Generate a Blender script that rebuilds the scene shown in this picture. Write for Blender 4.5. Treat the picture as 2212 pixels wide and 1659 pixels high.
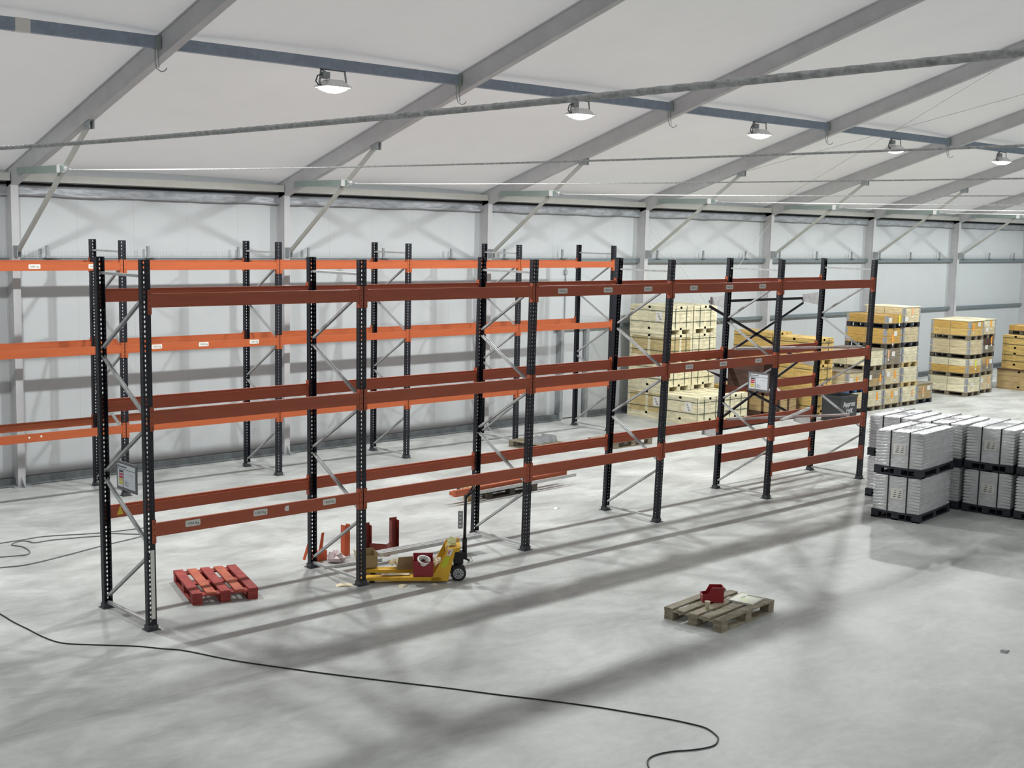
import bpy, bmesh, math, random
from mathutils import Vector, Matrix
random.seed(7)
sc = bpy.context.scene
for o in list(bpy.data.objects): bpy.data.objects.remove(o)
COL = sc.collection
PI = math.pi
# ------------------------------------------------------------------ camera, world, exposure
cd = bpy.data.cameras.new('camera'); cam = bpy.data.objects.new('camera', cd); COL.objects.link(cam)
cd.sensor_width = 36; cd.lens = 36*2739.54/2212; cd.clip_start = .05; cd.clip_end = 200
_y, _p, _r = 0.75091, -0.11960, 0.02060
_f = Vector((math.sin(_y)*math.cos(_p), math.cos(_y)*math.cos(_p), math.sin(_p)))
_rt = Vector((math.cos(_y), -math.sin(_y), 0)); _up = _rt.cross(_f)
_r2 = _rt*math.cos(_r)+_up*math.sin(_r); _u2 = -_rt*math.sin(_r)+_up*math.cos(_r)
cam.matrix_world = Matrix(((_r2.x, _u2.x, -_f.x, -6.054), (_r2.y, _u2.y, -_f.y, -12.009), (_r2.z, _u2.z, -_f.z, 4.235), (0, 0, 0, 1)))
sc.camera = cam
w = bpy.data.worlds.new('world'); sc.world = w; w.use_nodes = True
w.node_tree.nodes['Background'].inputs[0].default_value = (.6, .65, .7, 1)
w.node_tree.nodes['Background'].inputs[1].default_value = 1.6   # dull daylight on the roof fabric
sc.view_settings.view_transform = 'Standard'; sc.view_settings.look = 'None'
sc.view_settings.gamma = 1; sc.view_settings.use_curve_mapping = False
sc.view_settings.exposure = 0.95
LAMP_W = 430.0           # power of each ceiling flood lamp of the visible row
LAMP_FILL = 300.0         # unseen row added over the other half of the hall to fill the foreground
LAMP_COL = (.965, 1.0, .985)
XC = 1.824; NF0, NF1 = -1, 7           # portal frames k at x = XC + 5k
EAVE_Y, EAVE_Z, SL = 7.99, 4.80, .313  # underside of the rafters

# ------------------------------------------------------------------ materials
MATS = {}
def mat(name, col, rough=.5, metal=0., var=0., scale=6., bump=0., stretch=(1, 1, 1), col2=None, spec=.5, coat=0, detail=6):
    m = bpy.data.materials.new(name); m.use_nodes = True; nt = m.node_tree; b = nt.nodes['Principled BSDF']
    b.inputs['Base Color'].default_value = (*col, 1); b.inputs['Roughness'].default_value = rough
    b.inputs['Metallic'].default_value = metal; b.inputs['Specular IOR Level'].default_value = spec
    if coat: b.inputs['Coat Weight'].default_value = coat; b.inputs['Coat Roughness'].default_value = .15
    if var or bump or col2:
        tc = nt.nodes.new('ShaderNodeTexCoord'); mp = nt.nodes.new('ShaderNodeMapping'); mp.inputs['Scale'].default_value = stretch
        nz = nt.nodes.new('ShaderNodeTexNoise'); nz.inputs['Scale'].default_value = scale; nz.inputs['Detail'].default_value = detail; nz.inputs['Roughness'].default_value = .6
        nt.links.new(tc.outputs['Object'], mp.inputs[0]); nt.links.new(mp.outputs[0], nz.inputs['Vector'])
        if var or col2:
            r = nt.nodes.new('ShaderNodeValToRGB'); r.color_ramp.elements[0].position = .32; r.color_ramp.elements[1].position = .68
            c2 = col2 or tuple(c*(1-var) for c in col)
            r.color_ramp.elements[0].color = (*c2, 1); r.color_ramp.elements[1].color = (*col, 1)
            nt.links.new(nz.outputs[0], r.inputs[0]); nt.links.new(r.outputs[0], b.inputs['Base Color'])
        if bump:
            bp = nt.nodes.new('ShaderNodeBump'); bp.inputs['Strength'].default_value = bump; bp.inputs['Distance'].default_value = .02
            nt.links.new(nz.outputs[0], bp.inputs['Height']); nt.links.new(bp.outputs[0], b.inputs['Normal'])
    MATS[name] = m; return m
def S(r, g, b):            # sRGB 0-255 to linear
    f = lambda c: (c/255/12.92) if c/255 <= .04045 else ((c/255+.055)/1.055)**2.4
    return (f(r), f(g), f(b))
M_NAVY = mat('navy_paint', S(19, 22, 34), .45, var=.25, scale=9)
M_BOOT = mat('boot_steel', S(82, 84, 88), .5, .3, var=.3, scale=14)
M_ORANGE = mat('orange_paint', S(188, 94, 52), .45, var=.16, scale=3, stretch=(.6, 6, 6), coat=.1)
M_ORANGE_SHADE = mat('orange_paint_shade', S(176, 86, 56), .45, var=.16, scale=3, stretch=(.6, 6, 6), coat=.1)  # same orange paint, front rack's shade darkened into its colour
M_GALV = mat('galvanised_steel', S(206, 207, 207), .34, .35, var=.25, scale=18)
M_GALVD = mat('dull_zinc', S(160, 164, 166), .5, .1, var=.25, scale=10)
M_ALU = mat('mill_aluminium', S(197, 196, 198), .5, .0, var=.12, scale=3, stretch=(1, 1, 1))
M_SLATE = mat('slate_purlin_paint', S(146, 158, 174), .5, .0, var=.2, scale=12)
M_EAVE = mat('eave_beam_aluminium', S(196, 196, 190), .55, .0, var=.1, scale=4)
M_BRACE = mat('brace_steel', S(178, 178, 172), .5, .0, var=.12, scale=6)
M_TIE = mat('greygreen_tie_steel', S(146, 160, 154), .5, .0, var=.12, scale=6)
M_ROPE = mat('wire_rope_steel', S(238, 238, 235), .35, .0, var=.5, scale=40)
M_FOIL = mat('gutter_film', S(184, 188, 194), .3, .1, var=.4, scale=5, bump=.5, stretch=(1, 1, 3))
M_BLACK = mat('black_rubber', S(22, 22, 24), .6)
M_GAP = mat('gap_black', S(8, 8, 8), .8)  # black painted in for dark gaps and connector holes
M_SILL = mat('grey_sill', S(112, 118, 120), .55, .2, var=.35, scale=7)
M_GIRT = mat('grey_girt', S(120, 130, 134), .5, .0, var=.2, scale=8)
M_WHITE = mat('white_plastic', S(236, 236, 234), .4)
M_LABEL = mat('paper_label', S(225, 222, 215), .6)
M_INK = mat('dark_ink', S(60, 62, 66), .7)
M_FILM = mat('clear_film_bag', S(226, 206, 206), .2, bump=.9, scale=14, var=.2)
M_CABLE = mat('black_cable', S(36, 38, 42), .5)
M_CABLEG = mat('grey_cable', S(110, 116, 116), .5)
def wood(name, rgb, rgb2=None, sc_=2.2, rough=.7):
    m = mat(name, S(*rgb), rough, scale=sc_, stretch=(1.5, 1.5, 9), bump=.12, col2=S(*(rgb2 or tuple(int(c*.8) for c in rgb))))
    nt = m.node_tree; b = nt.nodes['Principled BSDF']; src = b.inputs['Base Color'].links[0].from_socket
    oi = nt.nodes.new('ShaderNodeObjectInfo'); hs = nt.nodes.new('ShaderNodeHueSaturation'); mr = nt.nodes.new('ShaderNodeMapRange')
    mr.inputs[3].default_value = .88; mr.inputs[4].default_value = 1.08
    nt.links.new(oi.outputs['Random'], mr.inputs[0]); nt.links.new(mr.outputs[0], hs.inputs['Value'])
    nt.links.new(src, hs.inputs['Color']); nt.links.new(hs.outputs[0], b.inputs['Base Color'])
    return m
W_CREAM = wood('cream_pine', (246, 236, 200)); W_CREAMD = wood('knotty_pine', (214, 196, 146), (176, 150, 100))
W_PALE = wood('pale_pine', (226, 208, 168)); W_OCHRE = wood('ochre_pine', (212, 170, 92)); W_TAN = wood('tan_pine', (200, 172, 122))
W_YELL = wood('yellow_pine', (228, 192, 116)); W_GREY = wood('weathered_wood', (150, 140, 120), (110, 100, 84))
W_FG = wood('dusty_pallet_wood', (168, 158, 136), (122, 112, 94), 5); W_RED = wood('red_stained_wood', (176, 70, 62), (128, 46, 44), 5)
W_RED2 = wood('orange_red_stained_wood', (198, 108, 78), (160, 74, 58), 5)
W_BROWN = wood('dark_brown_wood', (96, 66, 50), (60, 40, 32)); W_DARK = wood('dark_pallet_wood', (92, 86, 74), (60, 56, 48))
W_BLUE = mat('blue_pallet_paint', S(60, 104, 160), .6, var=.3); P_BLACK = mat('black_pallet_plastic', S(48, 52, 60), .45, var=.2)
M_HINGE = mat('collar_hinge_zinc', S(168, 170, 174), .5, .2, var=.15)
M_STRAP = mat('dark_green_strap', S(70, 84, 72), .4); M_STRAPB = mat('black_strap', S(24, 26, 30), .4)
M_TAGO = mat('orange_tag', S(246, 166, 60), .6); M_TAGY = mat('yellow_tag', S(236, 226, 60), .6); M_TAGG = mat('green_tag', S(60, 190, 90), .6)
M_TAGR = mat('peach_tag', S(232, 176, 132), .6)
M_REDBIN = mat('dark_red_plastic', S(150, 34, 44), .35, var=.12)
M_YELJ = mat('truck_yellow', S(232, 180, 44), .4, var=.2, scale=8)
M_CARD = mat('brown_card', S(170, 148, 110), .8, var=.15); M_CARDL = mat('cream_card', S(232, 218, 188), .8, var=.1)
M_BLKM = mat('black_steel', S(26, 28, 30), .4, .3); M_WHEEL = mat('grey_wheel_hub', S(176, 180, 182), .4, .2)
M_RUSTR = mat('dark_red_guard_paint', S(140, 56, 44), .5, var=.3); M_GUARDO = mat('orange_guard_paint', S(216, 96, 54), .45, var=.2)
M_WRAP = mat('stretch_film_over_metal', S(222, 222, 224), .26, .15, var=.22, scale=4, bump=.55, stretch=(1.2, 1.2, 3), spec=.8)
M_WRAP_LIT = mat('film_top_lit', S(232, 233, 238), .2, .2, var=.22, scale=9, bump=1., spec=.9)  # same film, glare from above lightened into the top's colour
M_RED = mat('sign_red', S(200, 50, 80), .5); M_YEL = mat('sign_yellow', S(226, 200, 60), .5); M_SIGNF = mat('grey_sign_frame', S(112, 112, 114), .5)
M_SIGNW = mat('white_sign_sheet', S(226, 230, 236), .35)
M_BINK = mat('black_bin_plastic', S(52, 54, 58), .45, var=.25, scale=10); M_CHALK = mat('chalk', S(215, 215, 215), .8)
M_BOOK = mat('printed_cover', S(216, 220, 200), .4, var=.12); M_CUP = mat('cup_paper', S(236, 226, 208), .5)

# floor: power-floated concrete, mottled, with saw-cut joints
def floor_mat():
    m = bpy.data.materials.new('polished_concrete'); m.use_nodes = True; nt = m.node_tree; b = nt.nodes['Principled BSDF']; L = nt.links
    N = lambda t: nt.nodes.new('ShaderNode'+t)
    tc = N('TexCoord'); mp = N('Mapping'); mp.inputs['Rotation'].default_value = (0, 0, .35); mp.inputs['Scale'].default_value = (1, 1.7, 1)
    L.new(tc.outputs['Object'], mp.inputs[0])
    n1 = N('TexNoise'); n1.inputs['Scale'].default_value = .8; n1.inputs['Detail'].default_value = 7; n1.inputs['Roughness'].default_value = .62; n1.inputs['Distortion'].default_value = .6
    n2 = N('TexNoise'); n2.inputs['Scale'].default_value = 5; n2.inputs['Detail'].default_value = 8; n2.inputs['Roughness'].default_value = .7
    n3 = N('TexNoise'); n3.inputs['Scale'].default_value = .22; n3.inputs['Detail'].default_value = 3
    for n in (n1, n2, n3): L.new(mp.outputs[0], n.inputs['Vector'])
    r1 = N('ValToRGB'); e = r1.color_ramp.elements; e[0].position = .3; e[1].position = .7
    e[0].color = (*S(158, 160, 158), 1); e[1].color = (*S(214, 216, 213), 1); L.new(n1.outputs[0], r1.inputs[0])
    r2 = N('ValToRGB'); e = r2.color_ramp.elements; e[0].position = .28; e[1].position = .72; e[0].color = (.84, .84, .84, 1); e[1].color = (1.04, 1.04, 1.04, 1); L.new(n2.outputs[0], r2.inputs[0])
    r3 = N('ValToRGB'); e = r3.color_ramp.elements; e[0].position = .3; e[1].position = .7; e[0].color = (.9, .9, .9, 1); e[1].color = (1.05, 1.05, 1.05, 1); L.new(n3.outputs[0], r3.inputs[0])
    m1 = N('MixRGB'); m1.blend_type = 'MULTIPLY'; m1.inputs[0].default_value = 1; L.new(r1.outputs[0], m1.inputs[1]); L.new(r2.outputs[0], m1.inputs[2])
    m2 = N('MixRGB'); m2.blend_type = 'MULTIPLY'; m2.inputs[0].default_value = 1; L.new(m1.outputs[0], m2.inputs[1]); L.new(r3.outputs[0], m2.inputs[2])
    # saw cuts
    sx = N('SeparateXYZ'); L.new(tc.outputs['Object'], sx.inputs[0])
    def cut(sock, off, period, wd):
        a = N('Math'); a.operation = 'ADD'; a.inputs[1].default_value = -off; L.new(sock, a.inputs[0])
        q = N('Math'); q.operation = 'PINGPONG'; q.inputs[1].default_value = period; L.new(a.outputs[0], q.inputs[0])
        c = N('Math'); c.operation = 'LESS_THAN'; c.inputs[1].default_value = wd; L.new(q.outputs[0], c.inputs[0]); return c
    c1 = cut(sx.outputs[0], 6.42, 9., .006); c2 = cut(sx.outputs[1], -1.87, 7., .006)
    mx = N('Math'); mx.operation = 'MAXIMUM'; L.new(c1.outputs[0], mx.inputs[0]); L.new(c2.outputs[0], mx.inputs[1])
    ml = N('Math'); ml.operation = 'MULTIPLY'; ml.inputs[1].default_value = .3; L.new(mx.outputs[0], ml.inputs[0])
    m3 = N('MixRGB'); m3.inputs[2].default_value = (.1, .1, .1, 1); L.new(ml.outputs[0], m3.inputs[0]); L.new(m2.outputs[0], m3.inputs[1])
    L.new(m3.outputs[0], b.inputs['Base Color'])
    rr = N('MapRange'); rr.inputs[3].default_value = .3; rr.inputs[4].default_value = .55; L.new(n1.outputs[0], rr.inputs[0]); L.new(rr.outputs[0], b.inputs['Roughness'])
    b.inputs['Specular IOR Level'].default_value = .45
    bu = N('Bump'); bu.inputs['Strength'].default_value = .06; L.new(n2.outputs[0], bu.inputs['Height']); L.new(bu.outputs[0], b.inputs['Normal'])
    return m
def wall_mat():
    m = mat('white_sandwich_panel', S(199, 203, 205), .42, var=.03, scale=2)
    nt = m.node_tree; b = nt.nodes['Principled BSDF']; src = b.inputs['Base Color'].links[0].from_socket
    tc = nt.nodes.new('ShaderNodeTexCoord'); sx = nt.nodes.new('ShaderNodeSeparateXYZ'); nt.links.new(tc.outputs['Object'], sx.inputs[0])
    q = nt.nodes.new('ShaderNodeMath'); q.operation = 'PINGPONG'; q.inputs[1].default_value = .5; nt.links.new(sx.outputs[0], q.inputs[0])
    c = nt.nodes.new('ShaderNodeMath'); c.operation = 'LESS_THAN'; c.inputs[1].default_value = .004; nt.links.new(q.outputs[0], c.inputs[0])
    mu = nt.nodes.new('ShaderNodeMath'); mu.operation = 'MULTIPLY'; mu.inputs[1].default_value = .3; nt.links.new(c.outputs[0], mu.inputs[0])
    mx = nt.nodes.new('ShaderNodeMixRGB'); mx.inputs[2].default_value = (.3, .32, .34, 1)
    nt.links.new(mu.outputs[0], mx.inputs[0]); nt.links.new(src, mx.inputs[1]); nt.links.new(mx.outputs[0], b.inputs['Base Color']); return m
M_FLOOR = floor_mat(); M_WALL = wall_mat()
M_FABRIC = mat('white_roof_fabric', S(225, 218, 212), .6, var=.05, scale=1.2)
_nt = M_FABRIC.node_tree; _b = _nt.nodes['Principled BSDF']; _tr = _nt.nodes.new('ShaderNodeBsdfTranslucent'); _tr.inputs[0].default_value = (.9, .88, .86, 1)
_mx = _nt.nodes.new('ShaderNodeMixShader'); _mx.inputs[0].default_value = .12; _nt.links.new(_b.outputs[0], _mx.inputs[1]); _nt.links.new(_tr.outputs[0], _mx.inputs[2])
_nt.links.new(_mx.outputs[0], _nt.nodes['Material Output'].inputs[0])
def emis(name, col, st):
    m = bpy.data.materials.new(name); m.use_nodes = True; b = m.node_tree.nodes['Principled BSDF']
    b.inputs['Base Color'].default_value = (1, 1, 1, 1); b.inputs['Emission Color'].default_value = (*col, 1); b.inputs['Emission Strength'].default_value = st; return m
M_LENS = emis('lit_lamp_glass', (1, 1, 1), 14)

# ------------------------------------------------------------------ mesh helpers
class MB:
    def __init__(s): s.v = []; s.f = []; s.m = []
    def add(s, vs, fs, m=0):
        o = len(s.v); s.v += [tuple(p) for p in vs]; s.f += [tuple(i+o for i in f) for f in fs]; s.m += [m]*len(fs); return s
    def box(s, x0, x1, y0, y1, z0, z1, m=0, T=None):
        vs = [Vector((x, y, z)) for z in (z0, z1) for y in (y0, y1) for x in (x0, x1)]
        if T is not None: vs = [T @ p for p in vs]
        return s.add(vs, [(0, 2, 3, 1), (4, 5, 7, 6), (0, 1, 5, 4), (2, 6, 7, 3), (0, 4, 6, 2), (1, 3, 7, 5)], m)
    def bar(s, p, q, w, h, m=0, up=(0, 0, 1)):
        p, q = Vector(p), Vector(q); d = (q-p).normalized(); u = Vector(up)
        if abs(d.dot(u)) > .98: u = Vector((0, 1, 0))
        a = d.cross(u).normalized(); b = a.cross(d).normalized()
        vs = [c+a*i*w/2+b*j*h/2 for c in (p, q) for i, j in ((-1, -1), (1, -1), (1, 1), (-1, 1))]
        return s.add(vs, [(3, 2, 1, 0), (4, 5, 6, 7), (0, 1, 5, 4), (1, 2, 6, 5), (2, 3, 7, 6), (3, 0, 4, 7)], m)
    def channel(s, p, q, w, h, t=.003, m=0, up=(0, 0, 1)):   # open C section, web + two flanges
        p, q = Vector(p), Vector(q); d = (q-p).normalized(); u = Vector(up)
        if abs(d.dot(u)) > .98: u = Vector((0, 1, 0))
        a = d.cross(u).normalized(); b = a.cross(d).normalized()
        s.bar(p, q, t, h, m, up)
        for sg in (-1, 1): s.bar(p+a*w/2+b*sg*h/2, q+a*w/2+b*sg*h/2, w, t, m, up)
        return s
    def tube(s, pts, r, n=8, m=0, caps=True, radii=None):
        pts = [Vector(p) for p in pts]; k = len(pts); vs = []; ref = None
        for i, p in enumerate(pts):
            d = (pts[min(i+1, k-1)]-pts[max(i-1, 0)]).normalized()
            if ref is None: ref = Vector((0, 0, 1)) if abs(d.z) < .9 else Vector((1, 0, 0))
            a = d.cross(ref).normalized(); b = a.cross(d).normalized(); ref = b
            rr = radii[i] if radii else r
            vs += [p+(a*math.cos(2*PI*j/n)+b*math.sin(2*PI*j/n))*rr for j in range(n)]
        fs = [(i*n+j, i*n+(j+1) % n, (i+1)*n+(j+1) % n, (i+1)*n+j) for i in range(k-1) for j in range(n)]
        if caps: fs += [tuple(range(n-1, -1, -1)), tuple((k-1)*n+j for j in range(n))]
        return s.add(vs, fs, m)
    def lathe(s, c, prof, n=20, m=0, T=None):          # prof: (r, z) about z through c
        vs = [Vector(c)+Vector((r*math.cos(2*PI*j/n), r*math.sin(2*PI*j/n), z)) for r, z in prof for j in range(n)]
        if T is not None: vs = [T @ p for p in vs]
        k = len(prof)
        fs = [(i*n+j, i*n+(j+1) % n, (i+1)*n+(j+1) % n, (i+1)*n+j) for i in range(k-1) for j in range(n)]
        fs += [tuple(range(n-1, -1, -1)), tuple((k-1)*n+j for j in range(n))]
        return s.add(vs, fs, m)
    def prism(s, poly, a0, a1, axis='x', m=0, T=None):   # poly in the two other axes
        def P(u, v, a): return {'x': (a, u, v), 'y': (u, a, v), 'z': (u, v, a)}[axis]
        n = len(poly); vs = [Vector(P(u, v, a0)) for u, v in poly]+[Vector(P(u, v, a1)) for u, v in poly]
        if T is not None: vs = [T @ p for p in vs]
        return s.add(vs, [tuple(range(n-1, -1, -1)), tuple(range(n, 2*n))]+[(i, (i+1) % n, n+(i+1) % n, n+i) for i in range(n)], m)
    def perf(s, O, U, V, wd, H, cols, pitch, m=0):       # perforated plate with teardrop slots; cols: (u centre, half width, half height)
        O, U, V = Vector(O), Vector(U), Vector(V); n = int(H/pitch); eds = [0]+[(cols[i][0]+cols[i+1][0])/2 for i in range(len(cols)-1)]+[wd]
        for ci, (uc, hw, hh) in enumerate(cols):
            a, b = eds[ci], eds[ci+1]
            for r in range(n):
                z0 = r*pitch; z1 = z0+pitch if r < n-1 else H; zc = z0+pitch/2
                pt = lambda u, z: O+U*u+V*z
                vs = [pt(a, z0), pt(b, z0), pt(b, z1), pt(a, z1), pt(uc, zc-hh), pt(uc+hw, zc+hh*.2), pt(uc+hw*.75, zc+hh*.8), pt(uc, zc+hh), pt(uc-hw*.75, zc+hh*.8), pt(uc-hw, zc+hh*.2)]
                s.add(vs, [(0, 1, 5, 4), (0, 4, 9), (1, 2, 6, 5), (2, 3, 7, 6), (3, 8, 7), (3, 0, 9, 8)], m)
        return s
    def build(s, name, mats, parent=None, loc=None, rot=None, world=True, smooth=False, bevel=0, solid=0, tag=None):
        me = bpy.data.meshes.new(name); me.from_pydata(s.v, [], s.f); mats = mats if isinstance(mats, (list, tuple)) else [mats]
        for x in mats: me.materials.append(x)
        if len(mats) > 1: me.polygons.foreach_set('material_index', s.m)
        me.update()
        bm = bmesh.new(); bm.from_mesh(me)
        if not solid: bmesh.ops.recalc_face_normals(bm, faces=bm.faces)
        bm.to_mesh(me); bm.free()
        if smooth:
            me.polygons.foreach_set('use_smooth', [True]*len(me.polygons))
        o = bpy.data.objects.new(name, me); COL.objects.link(o)
        if parent is not None:
            o.parent = parent
            if world and loc is None: o.location = -ROOT(parent)
        if loc is not None: o.location = loc
        if rot is not None: o.rotation_euler = rot
        if bevel:
            md = o.modifiers.new('bevel', 'BEVEL'); md.width = bevel; md.segments = 2; md.limit_method = 'ANGLE'
        if solid:
            md = o.modifiers.new('solid', 'SOLIDIFY'); md.thickness = solid; md.offset = 0
        return o
def ROOT(o):
    v = Vector((0, 0, 0)); 
    while o is not None: v = v+Vector(o.location); o = o.parent
    return v
def tag(o, label=None, cat=None, group=None, kind=None):
    for k, v in (('label', label), ('category', cat), ('group', group), ('kind', kind)):
        if v: o[k] = v
    return o
def thing(name, label, cat, loc=(0, 0, 0), rz=0, group=None):
    o = bpy.data.objects.new(name, None); COL.objects.link(o); o.location = loc; o.rotation_euler = (0, 0, rz); o.empty_display_size = .1
    return tag(o, label, cat, group)
def struct(name, mb, m, **k): return tag(mb.build(name, m, **k), kind='structure')
def copy_tree(o, parent=None):
    c = o.copy(); COL.objects.link(c); c.parent = parent
    for ch in list(o.children): copy_tree(ch, c)
    return c
def text_geo(body, size, bold=False):
    cu = bpy.data.curves.new('t', 'FONT'); cu.body = body; cu.size = size; cu.align_x = 'CENTER'; cu.align_y = 'CENTER'; cu.resolution_u = 2
    if bold: cu.offset = size*.02
    o = bpy.data.objects.new('t', cu); COL.objects.link(o); dg = bpy.context.evaluated_depsgraph_get(); dg.update()
    me = bpy.data.meshes.new_from_object(o.evaluated_get(dg)); v = [tuple(p.co) for p in me.vertices]; f = [tuple(p.vertices) for p in me.polygons]
    bpy.data.objects.remove(o); bpy.data.meshes.remove(me); bpy.data.curves.remove(cu); return v, f
def put_text(mb, body, size, O, U, V, m, bold=False):
    v, f = text_geo(body, size, bold); O, U, V = Vector(O), Vector(U), Vector(V)
    mb.add([O+U*p[0]+V*p[1] for p in v], f, m)

# ------------------------------------------------------------------ hall shell
X0, X1 = -18., 46.; YR = -7.0; YF = -22.0
roofz = lambda y: EAVE_Z+SL*(EAVE_Y-(y if y >= YR else 2*YR-y))
struct('floor', MB().box(X0, X1, YF-.4, 8.5, -.2, 0), M_FLOOR)
struct('wall_back', MB().box(X0, X1, 8.25, 8.4, 0, 5.1), M_WALL)
struct('wall_front', MB().box(X0, X1, YF-.45, YF-.3, 0, 5.1), M_WALL)
for nm, x in (('wall_left', X0), ('wall_right', X1)):
    struct(nm, MB().prism([(8.4, 0), (8.4, 5.05), (YR, roofz(YR)+.3), (YF-.45, 5.05), (YF-.45, 0)], x-.1, x, 'x'), M_WALL)
cb = MB(); ys = [8.42-.9*i for i in range(18)]; ys = [y for y in ys if y > YR]+[YR]; ys += [2*YR-y for y in reversed(ys[:-1])]
xs = [XC+.06+5*(k+t/8) for k in range(-4, 9) for t in range(8)]+[XC+.06+45]
def bulge(x):
    t = ((x-XC-.06) % 5)/5; return .07*math.sin(PI*t)**.8 if 0 < t < 1 else 0
vs = [(x, y, roofz(y)+.312+bulge(x)) for x in xs for y in ys]; ny = len(ys)
fs = [(i*ny+j, (i+1)*ny+j, (i+1)*ny+j+1, i*ny+j+1) for i in range(len(xs)-1) for j in range(ny-1)]
struct('ceiling', cb.add(vs, fs), M_FABRIC, smooth=True)
struct('baseboard_back', MB().box(X0, 14.2, 8.13, 8.25, 0, .125).box(15.1, X1, 8.13, 8.25, 0, .125).box(X0, 14.2, 8.03, 8.13, 0, .03).box(15.1, X1, 8.03, 8.13, 0, .03), M_SILL, bevel=.01)
# eave strips along the back wall: solid black strip for the dark gap, film, ceiling beam is a thing per bay
struct('trim_1', MB().box(X0, X1, 8.16, 8.249, 4.815, 4.85), M_GAP)
fm = MB(); n = 420
for i in range(n+1):
    x = X0+(X1-X0)*i/n
    for j, z in enumerate((4.81, 4.765, 4.72, 4.68, 4.64)):
        fm.v.append((x, 8.19-.03*(j/4)*(1+math.sin(x*5.1+j)*.7+math.sin(x*13+2*j)*.5), z+.006*math.sin(x*3.1+j*.3)*(j > 3)))
fm.f = [(i*5+j, (i+1)*5+j, (i+1)*5+j+1, i*5+j+1) for i in range(n) for j in range(4)]; fm.m = [0]*len(fm.f)
struct('trim_2', fm, M_FOIL, smooth=True, solid=.002)
struct('trim_3', MB().box(X0, X1, 8.14, 8.249, 3.555, 3.66), M_GIRT, bevel=.004)
struct('trim_4', MB().box(14.1, X1, 8.15, 8.249, 2.05, 2.135), M_GIRT, bevel=.004)
# door set into the panels, between two galvanised posts
d = struct('door_1', MB().box(14.32, 15.0, 8.19, 8.249, .03, 2.04), M_WALL)
dp = MB()
for x in (14.2, 15.02): dp.box(x, x+.09, 8.09, 8.249, 0, 2.05)
tag(dp.box(14.2, 15.11, 8.12, 8.249, 2.04, 2.13).build('door_frame', M_GALVD, d), kind='structure')
tag(MB().box(14.42, 14.44, 8.22, 8.249, 2.14, 3.5).box(14.38, 14.46, 8.2, 8.249, 3.3, 3.4).build('wall_conduit', M_HINGE), 'thin white conduit with small box running up the wall above the door', 'conduit')

# ------------------------------------------------------------------ portal frames
def rope(p0, p1, sag, near):
    p0, p1 = Vector(p0), Vector(p1); L = (p1-p0).length; mb = MB(); ns = 2200 if near else 60; nn = 18 if near else 6
    vs = []
    for i in range(ns+1):
        t = i/ns; c = p0.lerp(p1, t)+Vector((0, 0, -4*sag*t*(1-t)))
        for j in range(nn):
            a = 2*PI*j/nn; r = .0086+(.0032*abs(math.cos(3*a-PI*t*L/.07)) if near else 0)
            if not near: r = .0095
            vs.append((c.x+r*math.cos(a), c.y, c.z+r*math.sin(a)))
    mb.add(vs, [(i*nn+j, i*nn+(j+1) % nn, (i+1)*nn+(j+1) % nn, (i+1)*nn+j) for i in range(ns) for j in range(nn)]); return mb
ords = {-1: 'grey steel portal frame left of view, its thick wire rope crosses near the top', 0: 'leftmost grey portal frame, its column at the left edge of the photo', 1: 'grey portal frame with column behind the second wall rack upright', 2: 'grey portal frame, third column from the left, above the middle of the wall rack',
        3: 'grey portal frame just left of the tall cream crate stack', 4: 'grey portal frame behind the far bay of the front rack', 5: 'grey portal frame rising behind the five-high pallet box stack', 6: 'grey portal frame between the two groups of pallet boxes', 7: 'last grey portal frame, its column at the right edge'}
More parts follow.
